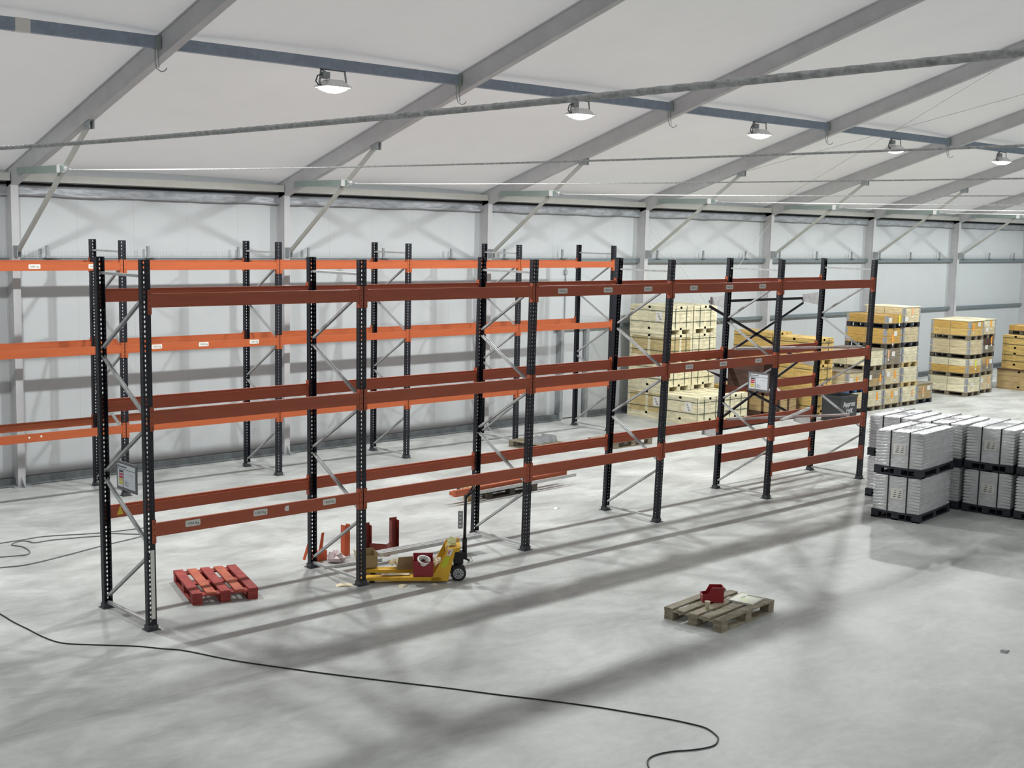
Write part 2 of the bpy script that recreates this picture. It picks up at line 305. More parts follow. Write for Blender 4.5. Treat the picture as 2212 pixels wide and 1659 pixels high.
for k in range(NF0, NF1+1):
    x = XC+5*k; t = thing('portal_frame', ords[k], 'frame', (x+.06, 8.1, 0), 0, 'portal frames of the hall')
    for sy in ((1, -1) if k <= 3 else (1,)):
        cy = lambda y: y if sy == 1 else 2*YR-y
        c = MB(); y0, y1 = sorted((cy(7.99), cy(8.249)))
        c.box(x+.012, x+.108, y0+.012, y1-.012, 0, 4.98)
        c.box(x, x+.12, y0, y0+.014, 0, 4.8); c.box(x, x+.12, y1-.014, y1, 0, 4.98)
        for z in (1.2, 2.9, 3.5): c.box(x+.004, x+.014, cy(8.13)-.012, cy(8.13)+.012, z, z+.024)
        c.build('column', M_ALU, t)
        MB().box(x-.09, x+.21, cy(8.07)-.16, cy(8.07)+.14, 0, .015).prism([(cy(7.99), .015), (cy(7.85), .015), (cy(7.99), .16)], x+.05, x+.07, 'x').build('base_plate', M_GALVD, t)
        r = MB(); ya, yb = cy(8.2), YR; za = roofz(EAVE_Y)+SL*(EAVE_Y-8.2); zb = roofz(YR)
        r.prism([(ya, za+.014), (yb, zb+.014), (yb, zb+.284), (ya, za+.284)], x+.012, x+.108, 'x')
        r.prism([(ya, za), (yb, zb), (yb, zb+.016), (ya, za+.016)], x, x+.12, 'x')
        r.prism([(ya, za+.28), (yb, zb+.28), (yb, zb+.3), (ya, za+.3)], x, x+.12, 'x')
        r.build('rafter', M_ALU, t)
        b = MB(); b.bar((x+.06, cy(7.9), 3.78), (x+.06, cy(5.3), 5.60), .055, .055); b.build('knee_brace', M_BRACE, t)
        bk = MB(); zf = roofz(5.3); bk.box(x+.02, x+.035, cy(5.3)-.1, cy(5.3)+.1, zf-.1, zf+.03).box(x+.085, x+.10, cy(5.3)-.1, cy(5.3)+.1, zf-.1, zf+.03)
        bk.tube([(x, cy(5.3), zf-.06), (x+.12, cy(5.3), zf-.06)], .012); bk.build('brace_bracket', M_GALVD, t); bk = MB()
        bk.box(x+.02, x+.035, cy(7.9)-.05, cy(7.99), 3.68, 3.86).box(x+.085, x+.10, cy(7.9)-.05, cy(7.99), 3.68, 3.86)
        bk.build('brace_bracket', M_GALVD, t)
        ya, yb = sorted((cy(7.58), cy(5.95)))
        MB().box(x-.06, x-.003, ya, yb, 4.955, 5.055).build('tie_arm', M_TIE, t)
        ya, yb = sorted((cy(6.12), cy(6.02))); MB().box(x-.064, x+.0, ya, yb, 4.95, 5.06).build('clamp', M_WHITE, t)
        e = MB(); yy = cy(5.93); s_ = -1 if sy == 1 else 1
        e.tube([(x-.03, yy+s_*-.0, 5.005), (x-.03, yy+s_*.05, 5.005)], .032, 6).tube([(x-.03, yy+s_*.05, 5.0), (x-.03, yy+s_*.2, 4.995)], .012, 8); e.build('rope_end_nut', M_GALV, t)
    rope((x-.03, 5.75, 4.985), (x-.03, 2*YR-5.75, 4.985), {-1: .35, 0: .15, 1: .1}.get(k, .1), k == -1).build('tie_rope', M_ROPE, t, smooth=True)
    if k >= 0:
        z = 6.33+.02; h = MB(); yy = 3.12
        h.tube([(x-.03, yy+.03, z+.09), (x-.05, yy, z-.06), (x-.04, yy-.03, z-.16), (x+.0, yy-.07, z-.2), (x+.04, yy-.1, z-.185), (x+.05, yy-.12, z-.15)], .007, 6)
        h.tube([(x-.01, yy-.0, z+.09), (x-.015, yy-.03, z-.05), (x-.02, yy-.05, z-.15)], .006, 6); h.build('wire_hook', M_GALVD, t)
PN = ['first', 'second', 'third', 'fourth', 'fifth', 'sixth', 'seventh', 'eighth', 'ninth']
for k in range(NF0, NF1):
    xa, xb = XC+5*k+.12, XC+5*k+5; zc = roofz(3.1)+.185
    t = thing('roof_purlin', f'blue-grey roof purlin, {PN[k+1]} length from the left carrying the lamp row', 'purlin', ((xa+xb)/2, 3.1, zc), 0, 'purlins under the roof fabric')
    MB().box(xa+.01, xb-.01, 3.05, 3.15, zc-.075, zc+.075).build('beam_body', M_SLATE, t, bevel=.004)
    MB().box(xa+.001, xa+.07, 3.045, 3.155, zc-.08, zc+.08).box(xb-.07, xb-.001, 3.045, 3.155, zc-.08, zc+.08).build('end_cleat', M_TIE, t)
    if k == -1: MB().box(-.02+.0, .16, 3.047, 3.153, zc-.079, zc+.079).build('white_tape', M_LABEL, t)
    t = MB().box(xa+.001, xb-.001, 7.985, 8.1, 4.865, 4.985).build('eave_beam', M_EAVE, bevel=.004)
    tag(t, f'light grey eave beam along the wall top, {PN[k+1]} length from the left', 'beam', 'eave beams')
    # wire mesh cable tray standing on the girt
    t = thing('wire_tray', f'wire mesh tray on the upper wall rail, {PN[k+1]} bay from the left', 'cable tray', ((xa+xb)/2, 8.12, 3.66), 0, 'wire mesh trays on the wall')
    m_ = MB(); a, b = xa+.12, xb-.05
    for z in (3.67, 3.71, 3.75): m_.bar((a, 8.1, z), (b, 8.1, z), .003, .003)
    nw = int((b-a)/.06)
    for i in range(nw+1): m_.bar((a+i*.06, 8.1, 3.664), (a+i*.06, 8.1, 3.775), .003, .003)
    m_.build('wire_mesh', M_GALV, t)
    for i in range(3):
        xx = a+.35+i*1.75; MB().box(xx, xx+.04, 8.09, 8.13, 3.662, 3.86).box(xx-.02, xx+.16, 8.07, 8.13, 3.661, 3.675).build('tray_post', M_GALVD, t)
# wind-bracing wires in the bay behind the crates
a, b = XC+15+.12, XC+20
for i, (p, q) in enumerate((((a, 7.95, roofz(7.95)+.28), (b, -1.9, roofz(-1.9)+.28)), ((b, 7.95, roofz(7.95)+.28), (a, -1.9, roofz(-1.9)+.28)))):
    tag(MB().tube([p, q], .006, 5).build('bracing_wire', M_ROPE), ['thin roof bracing wire sloping up to the right over the crates', 'thin roof bracing wire sloping up to the left over the crates'][i], 'wire', 'bracing wires')
for i, (p, q) in enumerate((((a, 8.04, 4.6), (b, 8.04, .3)), ((b, 8.03, 4.6), (a, 8.03, .3)))):
    tag(MB().tube([p, q], .005, 5).build('bracing_wire', M_ROPE), ['thin wall bracing wire falling to the right behind the cream crates', 'thin wall bracing wire falling to the left behind the cream crates'][i], 'wire', 'bracing wires')

# ------------------------------------------------------------------ lamps
def make_lamp(x, y, z, power, label, flip=1):
    t = thing('flood_lamp', label, 'lamp', (x, y, z), 0, 'flood lamps under the roof' if power == LAMP_W else 'unseen lamps added over the other half')
    h = MB(); prof = [(-.2, -.15, .0), (.2, -.15, .0), (.2, .15, .0), (-.2, .15, .0)]
    lo = [(-.2, -.16, -.03), (.2, -.16, -.03), (.2, .16, -.03), (-.2, .16, -.03)]; hi = [(-.11, -.09, .06), (.11, -.09, .06), (.11, .09, .06), (-.11, .09, .06)]
    h.add(lo+hi, [(0, 1, 5, 4), (1, 2, 6, 5), (2, 3, 7, 6), (3, 0, 4, 7), (4, 5, 6, 7)])
    h.box(-.21, .21, -.17, .17, -.045, -.028); h.build('housing', M_WHITE, t, world=False, bevel=.004)
    g = MB(); vs = []
    for i in range(9):
        for j in range(9):
            u, v = i/8*2-1, j/8*2-1; vs.append((u*.195, v*.155, -.047-.075*max(0, (1-u*u))**.6*max(0, (1-v*v))**.6))
    g.add(vs, [(i*9+j, i*9+j+1, (i+1)*9+j+1, (i+1)*9+j) for i in range(8) for j in range(8)]); g.build('lamp_glass', M_LENS, t, world=False, smooth=True)
    yk = MB(); yk.bar((-.23, 0, 0), (-.2, 0, .2), .03, .006).bar((.23, 0, 0), (.2, 0, .2), .03, .006).bar((-.2, 0, .2), (.2, 0, .2), .03, .006, up=(0, 1, 0))
    yk.bar((-.23, 0, 0), (-.205, 0, 0), .03, .03).bar((.23, 0, 0), (.205, 0, 0), .03, .03); yk.build('yoke', M_GALVD, t, world=False)
    MB().box(-.19, -.08, -.05, .05, .07, .16).build('ballast_box', M_GALVD, t, world=False, bevel=.005)
    MB().tube([(-.19, 0, .12), (-.26, 0, .1), (-.29, 0, .02), (-.24, 0, -.03), (-.2, 0, -.02)], .009, 6).tube([(-.12, 0, .16), (-.2, 0, .19), (-.3, 0, .26)], .008, 6).build('power_cord', M_CABLE, t, world=False)
    L = bpy.data.lights.new('lamp_light', 'SPOT'); L.spot_size = math.radians(172); L.spot_blend = .35; L.shadow_soft_size = .11; L.energy = power; L.color = LAMP_COL
    lo_ = bpy.data.objects.new('lamp_light', L); COL.objects.link(lo_); lo_.parent = t; lo_.location = (0, 0, -.15)
    return t
zl = roofz(3.1)+.185-.075-.2
LN = {-2: None, -1: 'unseen lamp left of the photo, nearest to its left edge', 0: 'lit flood lamp with the largest glow, leftmost under the blue-grey purlin', 1: 'lit flood lamp partly behind the thick wire rope', 2: 'third lit flood lamp from the left, in the middle of the roof', 3: 'fourth lit flood lamp from the left, over the right stacks', 4: 'lit flood lamp at the right edge, farthest of the row', 5: 'unseen lamp beyond the right edge of the photo', 6: 'unseen lamp farthest beyond the right edge'}
for k in range(-1, 7): make_lamp(4.48+5*k, 3.1, zl, LAMP_W, LN[k])
for i, k in enumerate((-1, 1, 3)): make_lamp(4.48+5*k, -17.1, zl, LAMP_FILL, f'unseen fill lamp added over the other half of the hall, {PN[i]} from the left')

# ------------------------------------------------------------------ pallet racks
UPM = {}
def upright_mesh(H):
    if H in UPM: return UPM[H]
    mb = MB(); W, Dp = .095, .066; x0, x1, y0, y1 = -W/2, W/2, -Dp/2, Dp/2
    mb.perf((x0, y0, .02), (1, 0, 0), (0, 0, 1), W, H-.02, [(W*.27, .009, .017), (W*.73, .009, .017)], .05)
    mb.perf((x0, y0, .02), (0, 1, 0), (0, 0, 1), Dp, H-.02, [(Dp*.35, .0045, .006)], .05)
    mb.perf((x1, y0, .02), (0, 1, 0), (0, 0, 1), Dp, H-.02, [(Dp*.35, .0045, .006)], .05)
    for sx, a in ((x0, 1), (x1, -1)): mb.add([(sx, y1, .02), (sx+a*.006, y1, .02), (sx+a*.006, y1, H), (sx, y1, H)], [(0, 1, 2, 3)])
    o = mb.build('upright', M_NAVY, solid=.0025); me = o.data; bpy.data.objects.remove(o); UPM[H] = me; return me
def foot_mesh():
    o = MB().box(-.075, .075, -.07, .07, 0, .008).box(-.056, .056, -.047, .047, .008, .055).tube([(-.062, -.052, .008), (-.062, -.052, .03)], .009).build('foot', M_BOOT, bevel=.002)
    return o
FOOT = foot_mesh(); FOOT_ME = FOOT.data; bpy.data.objects.remove(FOOT)
def mk(name, me, parent, loc=(0, 0, 0), rot=(0, 0, 0), solid=0):
    o = bpy.data.objects.new(name, me); COL.objects.link(o); o.parent = parent; o.location = loc; o.rotation_euler = rot
    if solid: md = o.modifiers.new('solid', 'SOLIDIFY'); md.thickness = solid; md.offset = 0
    return o
DEP = 1.03
def brace_mesh(p, q, w=.036):
    mb = MB(); mb.channel(p, q, w*.75, w, .0025, up=(1, 0, 0)); return mb
def rack(root, xs, leans, y, H, levels, hb, orange, dz):
    R0 = Vector(root.location)
    pt = lambda k, z: xs[k]+leans[k]*z
    for k, x in enumerate(xs):
        ry = math.atan(leans[k])
        for yy, rz in ((y, 0), (y+DEP, PI)):
            u = mk('upright', upright_mesh(H), root, Vector((x, yy, 0))-R0, (0, ry if rz == 0 else -ry, rz), .0025)
            mk('foot_plate', FOOT_ME, u, (0, 0, 0), (0, -(ry if rz == 0 else -ry), 0))
        a, b = .03, DEP-.03
        for (ya, za, yb, zb) in ((a, 3.72+dz, b, 3.72+dz), (a, 3.5+dz, b, 2.9+dz), (b, 2.8+dz, a, 2.25+dz), (a, 2.15+dz, b, 1.55+dz), (b, 1.45+dz, a, .90+dz), (a, .80, b, .15), (a, .08, b, .08)):
            o = brace_mesh((0, ya, za), (0, yb, zb)).build('frame_brace', M_GALV, root, loc=Vector((x, y, 0))-R0, rot=(0, ry, 0))
    for k, lv in enumerate(levels):
        for zc in lv:
            for side in (0, 1):
                if isinstance(zc, tuple):
                    if side not in zc[1]: continue
                    z_ = zc[0]
                else: z_ = zc
                xa, xb = pt(k, z_)+.05, pt(k+1, z_)-.05; yf = y-.040 if side == 0 else y+DEP+.040; s_ = 1 if side == 0 else -1
                prof = [(yf, z_-hb/2), (yf, z_+hb/2), (yf+s_*.03, z_+hb/2), (yf+s_*.03, z_+hb/2-.025), (yf+s_*.05, z_+hb/2-.025), (yf+s_*.05, z_-hb/2)]
                bo = MB().prism(prof, xa, xb, 'x').build('beam', orange, root)
                for xe, sx in ((xa, -1), (xb, 1)):
                    c = MB(); e0, e1 = sorted((xe, xe-sx*.005)); c.box(e0, e1, *sorted((yf-s_*.004, yf+s_*.055)), z_-hb/2-.07, z_+hb/2+.04)
                    e0, e1 = sorted((xe, xe+sx*.042)); c.box(e0, e1, *sorted((yf-s_*.005, yf+s_*.0)), z_-hb/2-.07, z_+hb/2+.04)
                    for i in range(4):
                        zz = z_-hb/2-.05+i*.06; c.box(*sorted((xe+sx*.014, xe+sx*.022)), *sorted((yf-s_*.0055, yf-s_*.005)), zz, zz+.014, 1)
                    c.build('end_connector', [orange, M_GAP], bo)
                yield k, z_, side, bo
LABEL_ME = None
def weight_label(beam, x, z, yf, torn=False):
    global LABEL_ME
    if LABEL_ME is None:
        mb = MB(); w_, h_ = .088, .034
        mb.add([(-w_+.008, 0, -h_), (w_-.008, 0, -h_), (w_, 0, -h_+.008), (w_, 0, h_-.008), (w_-.008, 0, h_), (-w_+.008, 0, h_), (-w_, 0, h_-.008), (-w_, 0, -h_+.008)], [tuple(range(8))])
        mb2 = MB().prism([(p[0], p[2]) for p in mb.v], -.001, 0, 'y'); put_text(mb2, '1000 Kg', .042, (0, -.0018, -.002), (1, 0, 0), (0, 0, 1), 1)
        o = mb2.build('l', [M_LABEL, M_INK]); LABEL_ME = o.data; bpy.data.objects.remove(o)
    if torn:
        return MB().prism([(x-.03, z-.005), (x-.015, z-.03), (x+.03, z-.03), (x+.03, z+.03), (x-.01, z+.028)], yf-.001, yf, 'y').build('torn_label', M_LABEL, beam)
    return mk('weight_label', LABEL_ME, beam, Vector((x, yf, z))-ROOT(beam))
FX = [.037, 2.75, 5.456, 8.143, 10.877, 13.643]; FL = [-.007, -.006, .014, .039, .037, .036]
fr = thing('pallet_rack', 'long empty pallet rack in the foreground, navy uprights and shade-toned orange beams over five bays', 'pallet rack', (6.8, .5, 0))
std = [1.07, 2.255, 3.46]
FB = {}
for k, z, sd, bo in rack(fr, FX, FL, 0., 3.877, [std, std, std, [1.10, 2.28, 3.455], [(.50, (0, 1)), 1.08, 1.68, 2.27, 3.46]], .142, M_ORANGE_SHADE, 0.): FB[(k, z, sd)] = bo
for x in (.51, 1.34, 2.26): weight_label(FB[(0, 1.07, 0)], x, 1.085, -.0405)
weight_label(FB[(0, 1.07, 0)], 1.68, 1.085, -.0405, True)
for x in (6.01, 6.90, 7.74): weight_label(FB[(2, 3.46, 0)], x, 3.46, -.0405)
for x in (8.77, 9.63, 10.47): weight_label(FB[(3, 3.455, 0)], x, 3.46, -.0405)
for x in (8.73, 9.55, 10.45): weight_label(FB[(3, 2.28, 0)], x, 2.285, -.0405)
y_ = DEP+.040-.0505
MB().prism([(.16, 1.03), (.24, 1.03), (.20, 1.13)], y_-.0015, y_, 'y').build('warning_triangle', M_YEL, FB[(0, 1.07, 1)])
up0 = [o for o in fr.children if o.name.startswith('upright')][0]
MB().box(-.012, .032, -.0365, -.0345, .12, .86).build('white_strip', M_GALVD if 0 else M_LABEL, up0, loc=(0, 0, 0))
# rear spine bracing of the last bay
sp = [(11.2, 14.06)]
for zc in (3.14, 2.02, .92):
    for x, s_ in ((FX[4]+FL[4]*zc, 1), (FX[5]+FL[5]*zc, -1)):
        MB().prism([(DEP+.041, zc-.11), (DEP+.041, zc+.12), (1.40, zc+.06), (1.42, zc-.06)], x+s_*.05, x+s_*.054, 'x').prism([(1.40, zc-.06), (1.405, zc-.06), (1.405, zc+.07), (1.40, zc+.07)], x+s_*.0, x+s_*.054, 'x').build('spacer_bracket', M_GALV, fr)
for (x0_, z0_, x1_, z1_) in ((10.99, 3.13, 13.76, 3.13), (11.0, 3.05, 13.72, 2.0), (13.75, 3.05, 11.0, 2.02), (11.0, 1.98, 13.68, .95), (13.70, 1.98, 10.97, .92), (10.96, .90, 13.68, .93)):
    MB().bar((x0_, 1.415, z0_), (x1_, 1.415, z1_), .02, .045).build('spine_brace', M_NAVY, fr)
WX = [.07, 2.871, 5.667, 8.444, 11.224, 13.984]
wr = thing('pallet_rack', 'empty pallet rack standing along the white wall, navy uprights and bright orange beams', 'pallet rack', (7, 6.9, 0))
WB = {}
for k, z, sd, bo in rack(wr, WX, [0]*6, 6.375, 3.98, [[1.06, 2.31, 3.585]]*5, .125, M_ORANGE, .1): WB[(k, z, sd)] = bo
for x in (1.49, 2.40): weight_label(WB[(0, 3.585, 0)], x, 3.585, 6.3345)
for x in (3.41, 4.23, 5.17): weight_label(WB[(1, 2.31, 0)], x, 2.325, 6.3345)
MB().lathe((0, 0, 0), [(.016, 0), (.016, .001)], 12, T=Matrix.Translation((1.35, 6.3345, 1.07)) @ Matrix.Rotation(PI/2, 4, 'X')).lathe((0, 0, 0), [(.016, 0), (.016, .001)], 12, T=Matrix.Translation((1.53, 6.3345, 1.075)) @ Matrix.Rotation(PI/2, 4, 'X')).build('white_sticker_dots', M_LABEL, WB[(0, 1.06, 0)])

# load notice boards hung on the rack sides
def notice(x, y0, y1, z0, z1, label):
    t = thing('notice_board', label, 'sign', (x, (y0+y1)/2, z0), 0)
    MB().box(x-.012, x+.0, y0, y1, z0, z1).build('board_frame', M_SIGNF, t, bevel=.003)
    p = MB(); a, b, c, d_ = y0+.03, y1-.03, z0+.035, z1-.03; W_ = b-a; H_ = d_-c
    p.box(x-.0135, x-.0121, a, b, c, d_)
    # board is read from -x: its left is at larger y
    yy = lambda u: b-u*W_; zz = lambda v: c+v*H_
    def q(u0, u1, v0, v1, m): p.box(x-.0142, x-.0137, min(yy(u0), yy(u1)), max(yy(u0), yy(u1)), zz(v0), zz(v1), m)
    q(.0, 1, .79, .81, 1); q(.33, .35, 0, .8, 1); q(.04, .1, .85, .95, 1)
    for i in range(9): q(.14+i*.042, .14+i*.042+.03, .87, .93, 1)
    for i, m in enumerate((1, 2, 2, 3, 3)): q(.08, .3, .64-i*.13, .73-i*.13, m)
    for i in range(4): q(.42, .52+.1*(i % 2), .3-.06*i, .32-.06*i, 1)
    q(.6, .9, .6, .61, 1)
    p.build('printed_sheet', [M_SIGNW, M_INK, M_RED, M_YEL], t); return t
notice(FX[0]-.05+.0, .16, .62, 1.42, 1.73, 'grey framed load notice hung on the near end frame of the front rack')
notice(FX[4]+FL[4]*1.9-.05, .05, .47, 1.73, 2.04, 'grey framed load notice hung inside the fifth frame of the front rack')

# ------------------------------------------------------------------ pallets
def pallet(mats, label, L=1.12, W=.75, H=.135, loc=(0, 0, 0), rz=0, nb=5, group=None, name='wooden_pallet', cat='pallet', redtint=None):
    """boards along local x, three rows of blocks under them"""
    t = thing(name, label, cat, loc, rz, group); bw = .112*W/.75 if nb == 5 else W/nb*.8; gap = (W-nb*bw)/(nb-1)
    for i in range(nb):
        y = i*(bw+gap); m = mats[i % len(mats)]; j = random.uniform(-.006, .006)
        MB().box(j, L+j, y, y+bw, H-.022, H).build('deck_board', m, t, world=False, bevel=.003)
    for x in (0, L/2-.065, L-.13): MB().box(x+.002, x+.128, .0, W, H-.042, H-.0225).build('cross_board', mats[0], t, world=False, bevel=.002)
    for x in (0, L/2-.065, L-.13):
        for y in (0, W/2-.06, W-.12): MB().box(x+.004, x+.125, y+.003, y+.117, .0205, H-.0425).build('block', mats[-1], t, world=False, bevel=.003)
    for y in (0, W/2-.06, W-.12): MB().box(0, L, y+.005, y+.115, 0, .02).build('bottom_board', mats[0], t, world=False, bevel=.002)
    return t
a6 = math.radians(6)
pallet([W_FG], 'dusty wooden pallet lying alone on the right of the open floor, red bin on it', loc=(4.64, -3.93, 0), rz=a6)
pallet([W_RED, W_RED2, W_RED, W_RED2, W_RED], 'red stained wooden pallet lying under the first rack bay', loc=(1.50, .27, 0), rz=math.radians(73), L=1.08)
pallet([W_DARK], 'dark wooden pallet under the loose orange beams behind the rack', loc=(7.2, 2.72, 0), rz=math.radians(0))
pallet([W_GREY], 'grey wooden pallet with metal scraps behind the fourth rack frame', loc=(12.35, 4.70, 0), rz=math.radians(-1))
pallet([W_GREY], 'grey wooden pallet with galvanised plates left of the scraps pallet', loc=(11.6, 5.25, 0), rz=math.radians(95), L=1.0, W=.65)

# things on the foreground pallet
def scoop_bin(label, loc, rz, rx, L=.26, W=.17, H=.14):
    t = thing('storage_bin', label, 'bin', loc, rz); t.rotation_euler = (rx, 0, rz)
    b = MB(); e = .006; T = [(0, 0), (L, 0), (L, H), (L*.42, H), (L*.25, H*.55), (0, H*.5)]
    b.prism(T, -W/2, -W/2+e, 'y'); b.prism(T, W/2-e, W/2, 'y'); b.box(0, L, -W/2+e, W/2-e, 0, e); b.box(L-e, L, -W/2+e, W/2-e, e, H); b.box(0, e, -W/2+e, W/2-e, e, H*.5)
    b.build('bin_body', M_REDBIN, t, world=False, bevel=.002)
    MB().box(L*.42, L+.008, -W/2-.008, -W/2, H-.015, H).box(L*.42, L+.008, W/2, W/2+.008, H-.015, H).box(L, L+.008, -W/2, W/2, H-.015, H).box(-.006, 0, -W/2, W/2, H*.5-.014, H*.5).build('rim', M_REDBIN, t, world=False)
    return t
scoop_bin('dark red open-front storage bin standing on the lone wooden pallet', (5.07, -3.30, .1365), math.radians(-41), 0, L=.24, W=.15, H=.17)
t = MB().lathe((4.87, -3.545, .1355), [(.021, 0), (.031, .084), (.033, .086), (.0305, .085), (.0205, .003)], 18).build('paper_cup', M_CUP, smooth=True); tag(t, 'small white paper cup standing on the lone wooden pallet', 'cup')
t = thing('catalogue', 'thick white printed catalogue lying on the lone wooden pallet beside the red bin', 'book', (5.49, -3.62, .136), math.radians(12))
MB().box(-.17, .17, -.14, .14, 0, .018).build('pages', M_WHITE, t, world=False)
cv = MB().box(-.175, .175, -.145, .145, .018, .021).box(-.12, -.02, -.05, .04, .0211, .0213, 1)
put_text(cv, 'EDA', .05, (.02, .05, .0216), (1, 0, 0), (0, 1, 0), 2); 
for i in range(6): cv.box(.1+i*.01, .104+i*.01, -.13, .05, .0211, .0213, 2)
cv.build('cover', [M_BOOK, mat('pale_green_print', S(214, 222, 170), .5), M_INK], t, world=False)

# loose orange beams and channels on the dark pallet
def loose(name, label, p, q, w_, h_, m, cat, grp=None, chan=False):
    mb = MB(); (mb.channel(p, q, w_, h_, .004) if chan else mb.bar(p, q, w_, h_)); o = mb.build(name, m); return tag(o, label, cat, grp)
loose('loose_beam', 'loose orange rack beam lying across the dark pallet, nearest', (6.46, 2.66, .19), (9.05, 2.80, .19), .06, .1, M_ORANGE, 'beam')
loose('loose_beam', 'second loose orange rack beam lying behind the nearest on the dark pallet', (6.5, 2.78, .17), (9.0, 2.92, .17), .08, .06, M_ORANGE, 'beam')
loose('steel_channel', 'loose galvanised channel in front of the orange beams on the dark pallet', (6.75, 2.595, .165), (9.2, 2.71, .165), .03, .05, M_GALV, 'channel')
loose('steel_channel', 'loose galvanised channel behind the orange beams on the dark pallet', (6.9, 3.0, .165), (8.7, 3.12, .165), .05, .05, M_GALV, 'channel')
loose('steel_channel', 'rearmost loose galvanised channel on the dark pallet', (6.9, 3.18, .165), (8.6, 3.28, .165), .05, .05, M_GALV, 'channel')
tag(MB().box(6.9, 7.06, 3.1-.35, 3.3-.35, 0, .22).build('wood_block', W_CREAMD), 'short pale wooden block at the left end of the dark pallet', 'block')
# scraps on the grey pallets
for i, (x, y, a) in enumerate(((12.5, 4.85, .3), (12.7, 4.95, 1.1), (13.0, 4.9, .2), (13.2, 5.0, .8), (13.35, 4.85, 1.3))):
    mb = MB(); T = Matrix.Translation((x, y, .136)) @ Matrix.Rotation(a, 4, 'Z')
    mb.box(-.07, .07, -.03, .03, 0, .006, T=T).box(-.07, .07, -.03, -.024, .006, .05, T=T)
    tag(mb.build('angle_bracket', [M_RUSTR, M_GALV, M_RUSTR, M_GALV, M_GALV][i]), ['red angle bracket at the left end of the scraps pallet', 'galvanised angle bracket, second from the left on the scraps pallet', 'red angle bracket in the middle of the scraps pallet', 'galvanised angle bracket, second from the right on the scraps pallet', 'galvanised angle bracket at the right end of the scraps pallet'][i], 'bracket', 'brackets on the grey pallet')
for i in range(3):
    mb = MB(); T = Matrix.Translation((11.0+.2*i, 5.4+.02*i, .137)) @ Matrix.Rotation(.15, 4, 'Z')
    mb.prism([(-.0, 0), (.11, 0), (.11, .004), (.05, .09+.02*i), (.0, .004)], -.0, .35, 'y', T=T)
    tag(mb.build('steel_offcut', M_GALVD), ['folded galvanised offcut nearest on the grey pallet', 'folded galvanised offcut in the middle of the grey pallet', 'folded galvanised offcut farthest on the grey pallet'][i], 'offcut', 'galvanised offcuts')

# ------------------------------------------------------------------ pallet truck and its load
ja = math.radians(-38)
J = thing('pallet_truck', 'yellow hand pallet truck loaded with boxes and bars under the second rack bay', 'pallet truck', (2.74, .05, 0), ja)
# local: x along forks from tips (0) to body, near fork y -.0..+.15 is nearest (y=0), far fork y .35..50
for y in (.0, .36):
    f = MB(); f.prism([(.0, .05), (.12, .075), (1.0, .085), (1.0, .03), (.25, .035), (.1, .035)], y, y+.14, 'y'); f.build('fork', M_YELJ, J, world=False, bevel=.006)
    MB().lathe((0, 0, 0), [(.034, -.04), (.034, .04)], 16, T=Matrix.Translation((.17, y+.07, .034)) @ Matrix.Rotation(PI/2, 4, 'X')).build('load_roller', M_BLACK, J, world=False)
b = MB()
b.prism([(.86, .03), (1.08, .03), (1.17, .43), (1.07, .43)], .0, .012, 'y').prism([(.86, .03), (1.08, .03), (1.17, .43), (1.07, .43)], .488, .5, 'y')
b.prism([(1.05, .36), (1.21, .39), (1.23, .45), (1.09, .43)], .012, .488, 'y').box(1.0, 1.04, .012, .488, .04, .12)
b.build('truck_body', M_YELJ, J, world=False, bevel=.006)
lb = MB(); T = lambda x, z: (x, -.0022, z)
lb.add([T(.99, .2), T(1.05, .2), T(1.105, .33), T(1.04, .33)], [(0, 1, 2, 3)]); lb.build('green_sticker', mat('lime_sticker', S(196, 200, 40), .5), J, world=False, solid=.002)
lb = MB(); lb.add([T(1.055, .345), T(1.11, .345), T(1.14, .425), T(1.085, .425)], [(0, 1, 2, 3)]); lb.add([(1.07, -.0045, .365), (1.085, -.0045, .365), (1.105, -.0045, .405), (1.09, -.0045, .405)], [(0, 1, 2, 3)], 1); lb.build('warning_sticker', [M_LABEL, M_RED], J, world=False, solid=.001)
Q = .17
h = MB(); h.box(1.32-Q, 1.44-Q, .17, .30, .2, .34).lathe((1.38-Q, .21, .1), [(.05, 0), (.055, .1)], 14).box(1.0, 1.36-Q, .17, .25, .13, .17).box(1.0, 1.36-Q, .17, .25, .08, .1)
h.tube([(1.37-Q, .23, .34), (1.37-Q, .23, .40)], .018).bar((1.44-Q, .25, .26), (1.52-Q, .25, .22), .05, .02).bar((1.44-Q, .25, .3), (1.47-Q, .25, .3), .07, .08); h.build('pump', M_BLKM, J, world=False, bevel=.004)
for y in (.10, .22):
    Tm = Matrix.Translation((1.38-Q, y+.03, .094)) @ Matrix.Rotation(PI/2, 4, 'X')
    wv = MB().lathe((0, 0, 0), [(.062, -.026), (.088, -.026), (.094, -.02), (.094, .02), (.088, .026), (.062, .026)], 28, 0, T=Tm)
    wv.lathe((0, 0, 0), [(.064, -.028), (.064, .028)], 24, 1, T=Tm)
    for i in range(9):
        a = i*2*PI/9; cx, cz = .043*math.cos(a), .043*math.sin(a); T2 = Tm @ Matrix.Translation((cx, cz, 0)) @ Matrix.Rotation(a, 4, 'Z')
        wv.box(-.014, .014, -.004, .004, -.0295, .0295, 0, T=T2)
    wv.lathe((0, 0, 0), [(.017, -.032), (.017, .032)], 12, 0, T=Tm); wv.lathe((0, 0, 0), [(.008, -.034), (.008, .034)], 8, 1, T=Tm); wv.build('steer_wheel', [M_BLACK, M_WHEEL], J, world=False)
hd = MB(); hd.bar((1.46-Q, .25, .24), (1.455-Q, .25, .5), .055, .045).tube([(1.455-Q, .25, .46), (1.46-Q, .25, 1.04)], .019, 10)
